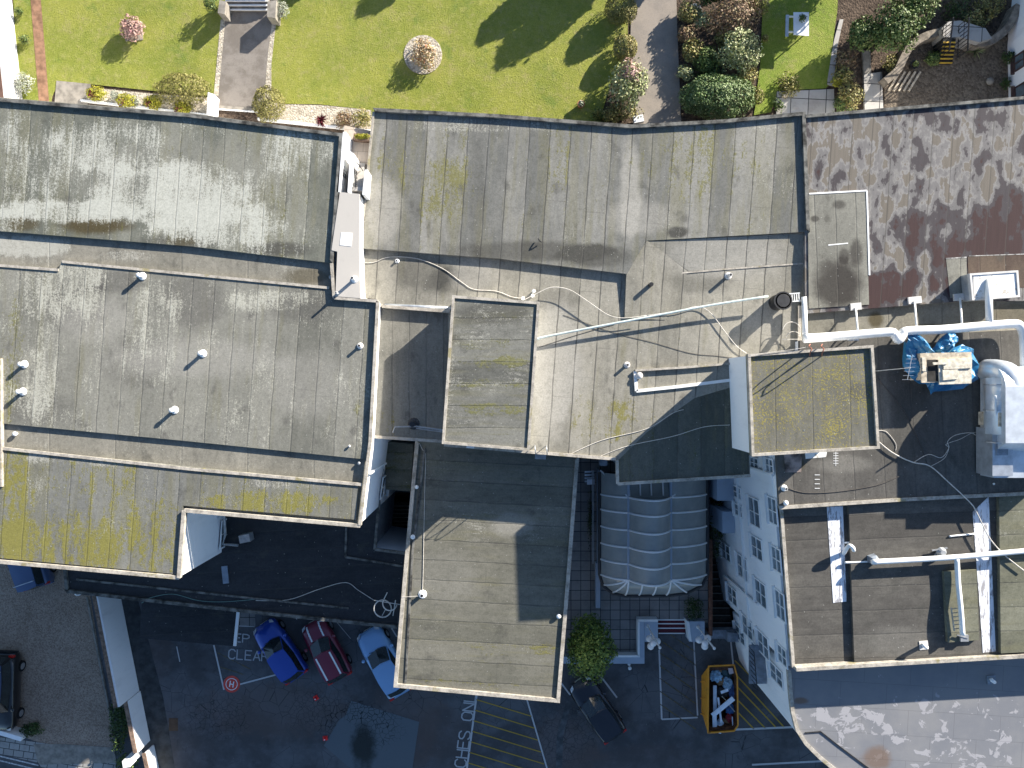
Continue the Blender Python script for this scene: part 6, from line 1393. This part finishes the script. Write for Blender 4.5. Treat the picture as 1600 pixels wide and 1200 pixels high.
for x, y, z, lb in ((1443,1008,Z3+.1,'white bent vent pipe near the south edge of the lower east roof'),(1549,1062,ZC,'grey bent vent pipe on the silvery curved roof')):
    ro = empty('bent_vent', W(x,y,z), lb, 'vent pipe'); MB().tube(smooth_path([W(x,y,z), W(x,y,z+.4), W(x+1,y+1,z+.5), W(x+5,y+4,z+.42)], 4), .085, 10).build('pipe', M_duct, ro, True); MB().box(W(x,y,z+.03), (.4,.4,.06), .1).build('pad', M_lead if z == ZC else M_pale_pipe, ro)
mb = MB(); mb.lathe(W(1469,862,Z3+.2), [(.2,0),(.24,.1),(.12,.25)], 10); mb.bar(W(1456,860,Z3+.3), W(1480,856,Z3+.3), .06); mb.bar(W(1460,868,Z3+.2), W(1468,858,Z3+.3), .05); tag(mb.build('clamp_valve', M_grey), 'grey valve and clamps above the long white pipe', 'valve')
mb = MB(); mb.box(W(1503,995,Z3+.2), (.36,.3,.4)); mb.bar(W(1495,992,Z3+.4), W(1512,997,Z3+.4), .05); tag(mb.build('pipe_valve', M_grey), 'dark valve box at the foot of the branching pipe', 'valve')
mb = MB()
for i in range(5): mb.bar(W(1302,708+i*4,ZT+.012), W(1310,708+i*4,ZT+.012), .02, .004)
mb.bar(W(1306,706,ZT+.016), W(1306,728,ZT+.016), .02, .004)
for i in range(4): mb.bar(W(1273,742+i*7,ZT+.012), W(1281,742+i*7,ZT+.012), .025, .004)
tag(mb.build('paint_marks', M_paint), 'white painted tick marks on the dark east roof', 'paint marks')
mb = MB(); mb.prism(wp([(1225,710),(1253,708),(1252,738),(1227,738)], ZT+.02), ZT-.05, ZT+.02); tag(mb.build('roof_patch', simple('rusty_patch', (.25,.2,.18), .8, 0, .5, 2)), 'pale and rusty roof patch at the foot of the tower', 'patch')
mb = MB(); mb.prism(wp([(1258,708),(1292,706),(1291,714),(1259,717)], ZT+.015), ZT-.05, ZT+.015); tag(mb.build('roof_patch', M_flk), 'long pale patch along the south side of the tower', 'patch')
# garden furniture
pt_ = empty('picnic_table', W(1247,38,GZ), 'white picnic table with one bench on the east lawn', 'table')
MB().prism(wp([(1240,19),(1264,19),(1264,56),(1240,54)], GZ+.75), GZ+.71, GZ+.75).build('table_top', M_paint, pt_)
MB().prism(wp([(1228,23),(1233,23),(1232,57),(1227,57)], GZ+.45), GZ+.41, GZ+.45).build('bench', M_galv, pt_)
MB().prism(wp([(1270,23),(1275,23),(1275,57),(1270,57)], GZ+.45), GZ+.41, GZ+.45) 
mb = MB()
for yy in (26, 50): mb.bar(W(1230,yy,GZ+.4), W(1262,yy,GZ+.4), .07); mb.bar(W(1243,yy,GZ), W(1247,yy,GZ+.7), .07); mb.bar(W(1262,yy,GZ), W(1258,yy,GZ+.7), .07); mb.bar(W(1230,yy,GZ), W(1230,yy,GZ+.4), .06)
mb.build('leg', M_paint, pt_)
shrub(1254, 28, 6, .3, L_green, 'small green leafy sprig on the white picnic table', 120, .05, z=GZ+.76, name='potted_plant', cat='plant')
def pot(x, y, r, h, label, mat=M_terra, plant=None):
    b = W(x, y, GZ); ro = empty('plant_pot', b, label, 'plant pot'); MB().lathe(b, [(r*.7,0),(r,h),(r*1.08,h),(r*1.08,h+.03),(r*.9,h+.03),(r*.85,h-.03)], 16).build('pot', mat, ro)
    MB().lathe(b+Vector((0,0,h-.02)), [(r*.85,0),(.002,.005)], 14).build('soil', M_soil, ro)
    if plant: foliage('plant', b+Vector((0,0,h+.05)), r*.9, r*.9, .2, 120, .05, plant, ro, 3)
pot(907, 166, .18, .3, 'terracotta pot with white plants on the lawn by the hall roof', plant=L_grey); pot(1424, 105, .2, .3, 'dark pot in the sunken yard', M_black, L_green)
mb = MB(); mb.prism(wp([(553,208),(580,210),(578,220),(551,218)], 9.45), 9.1, 9.45); pl = mb.build('planter', M_brown); tag(pl, 'long planter of yellow plants on the stair patio', 'planter')
shrub(565, 213, 12, .25, L_yellow, 'yellow and white plants filling the patio planter', 300, .05, z=9.42, name='planter_plants', cat='plant', ry=4)
mb = MB(); mb.box(W(1226,148,GZ+.1), (.25,.25,.2)); tag(mb.build('wooden_crate', M_wood), 'small wooden planter box at the corner of the pale paving', 'box')
mb = MB()
for x in (1394,1402,1410,1418,1426): mb.bar(W(x+12,112,GZ+.05), W(x-6,142,GZ+.05), .1, .06)
tag(mb.build('timber_pallet', M_wood), 'weathered timber pallet lying in the sunken yard', 'pallet')
mb = MB(); mb.ball(W(1547,127,GZ+.1), .2, 8, .6); tag(mb.build('rock', M_concrete), 'pale stone lying near the white house', 'rock')
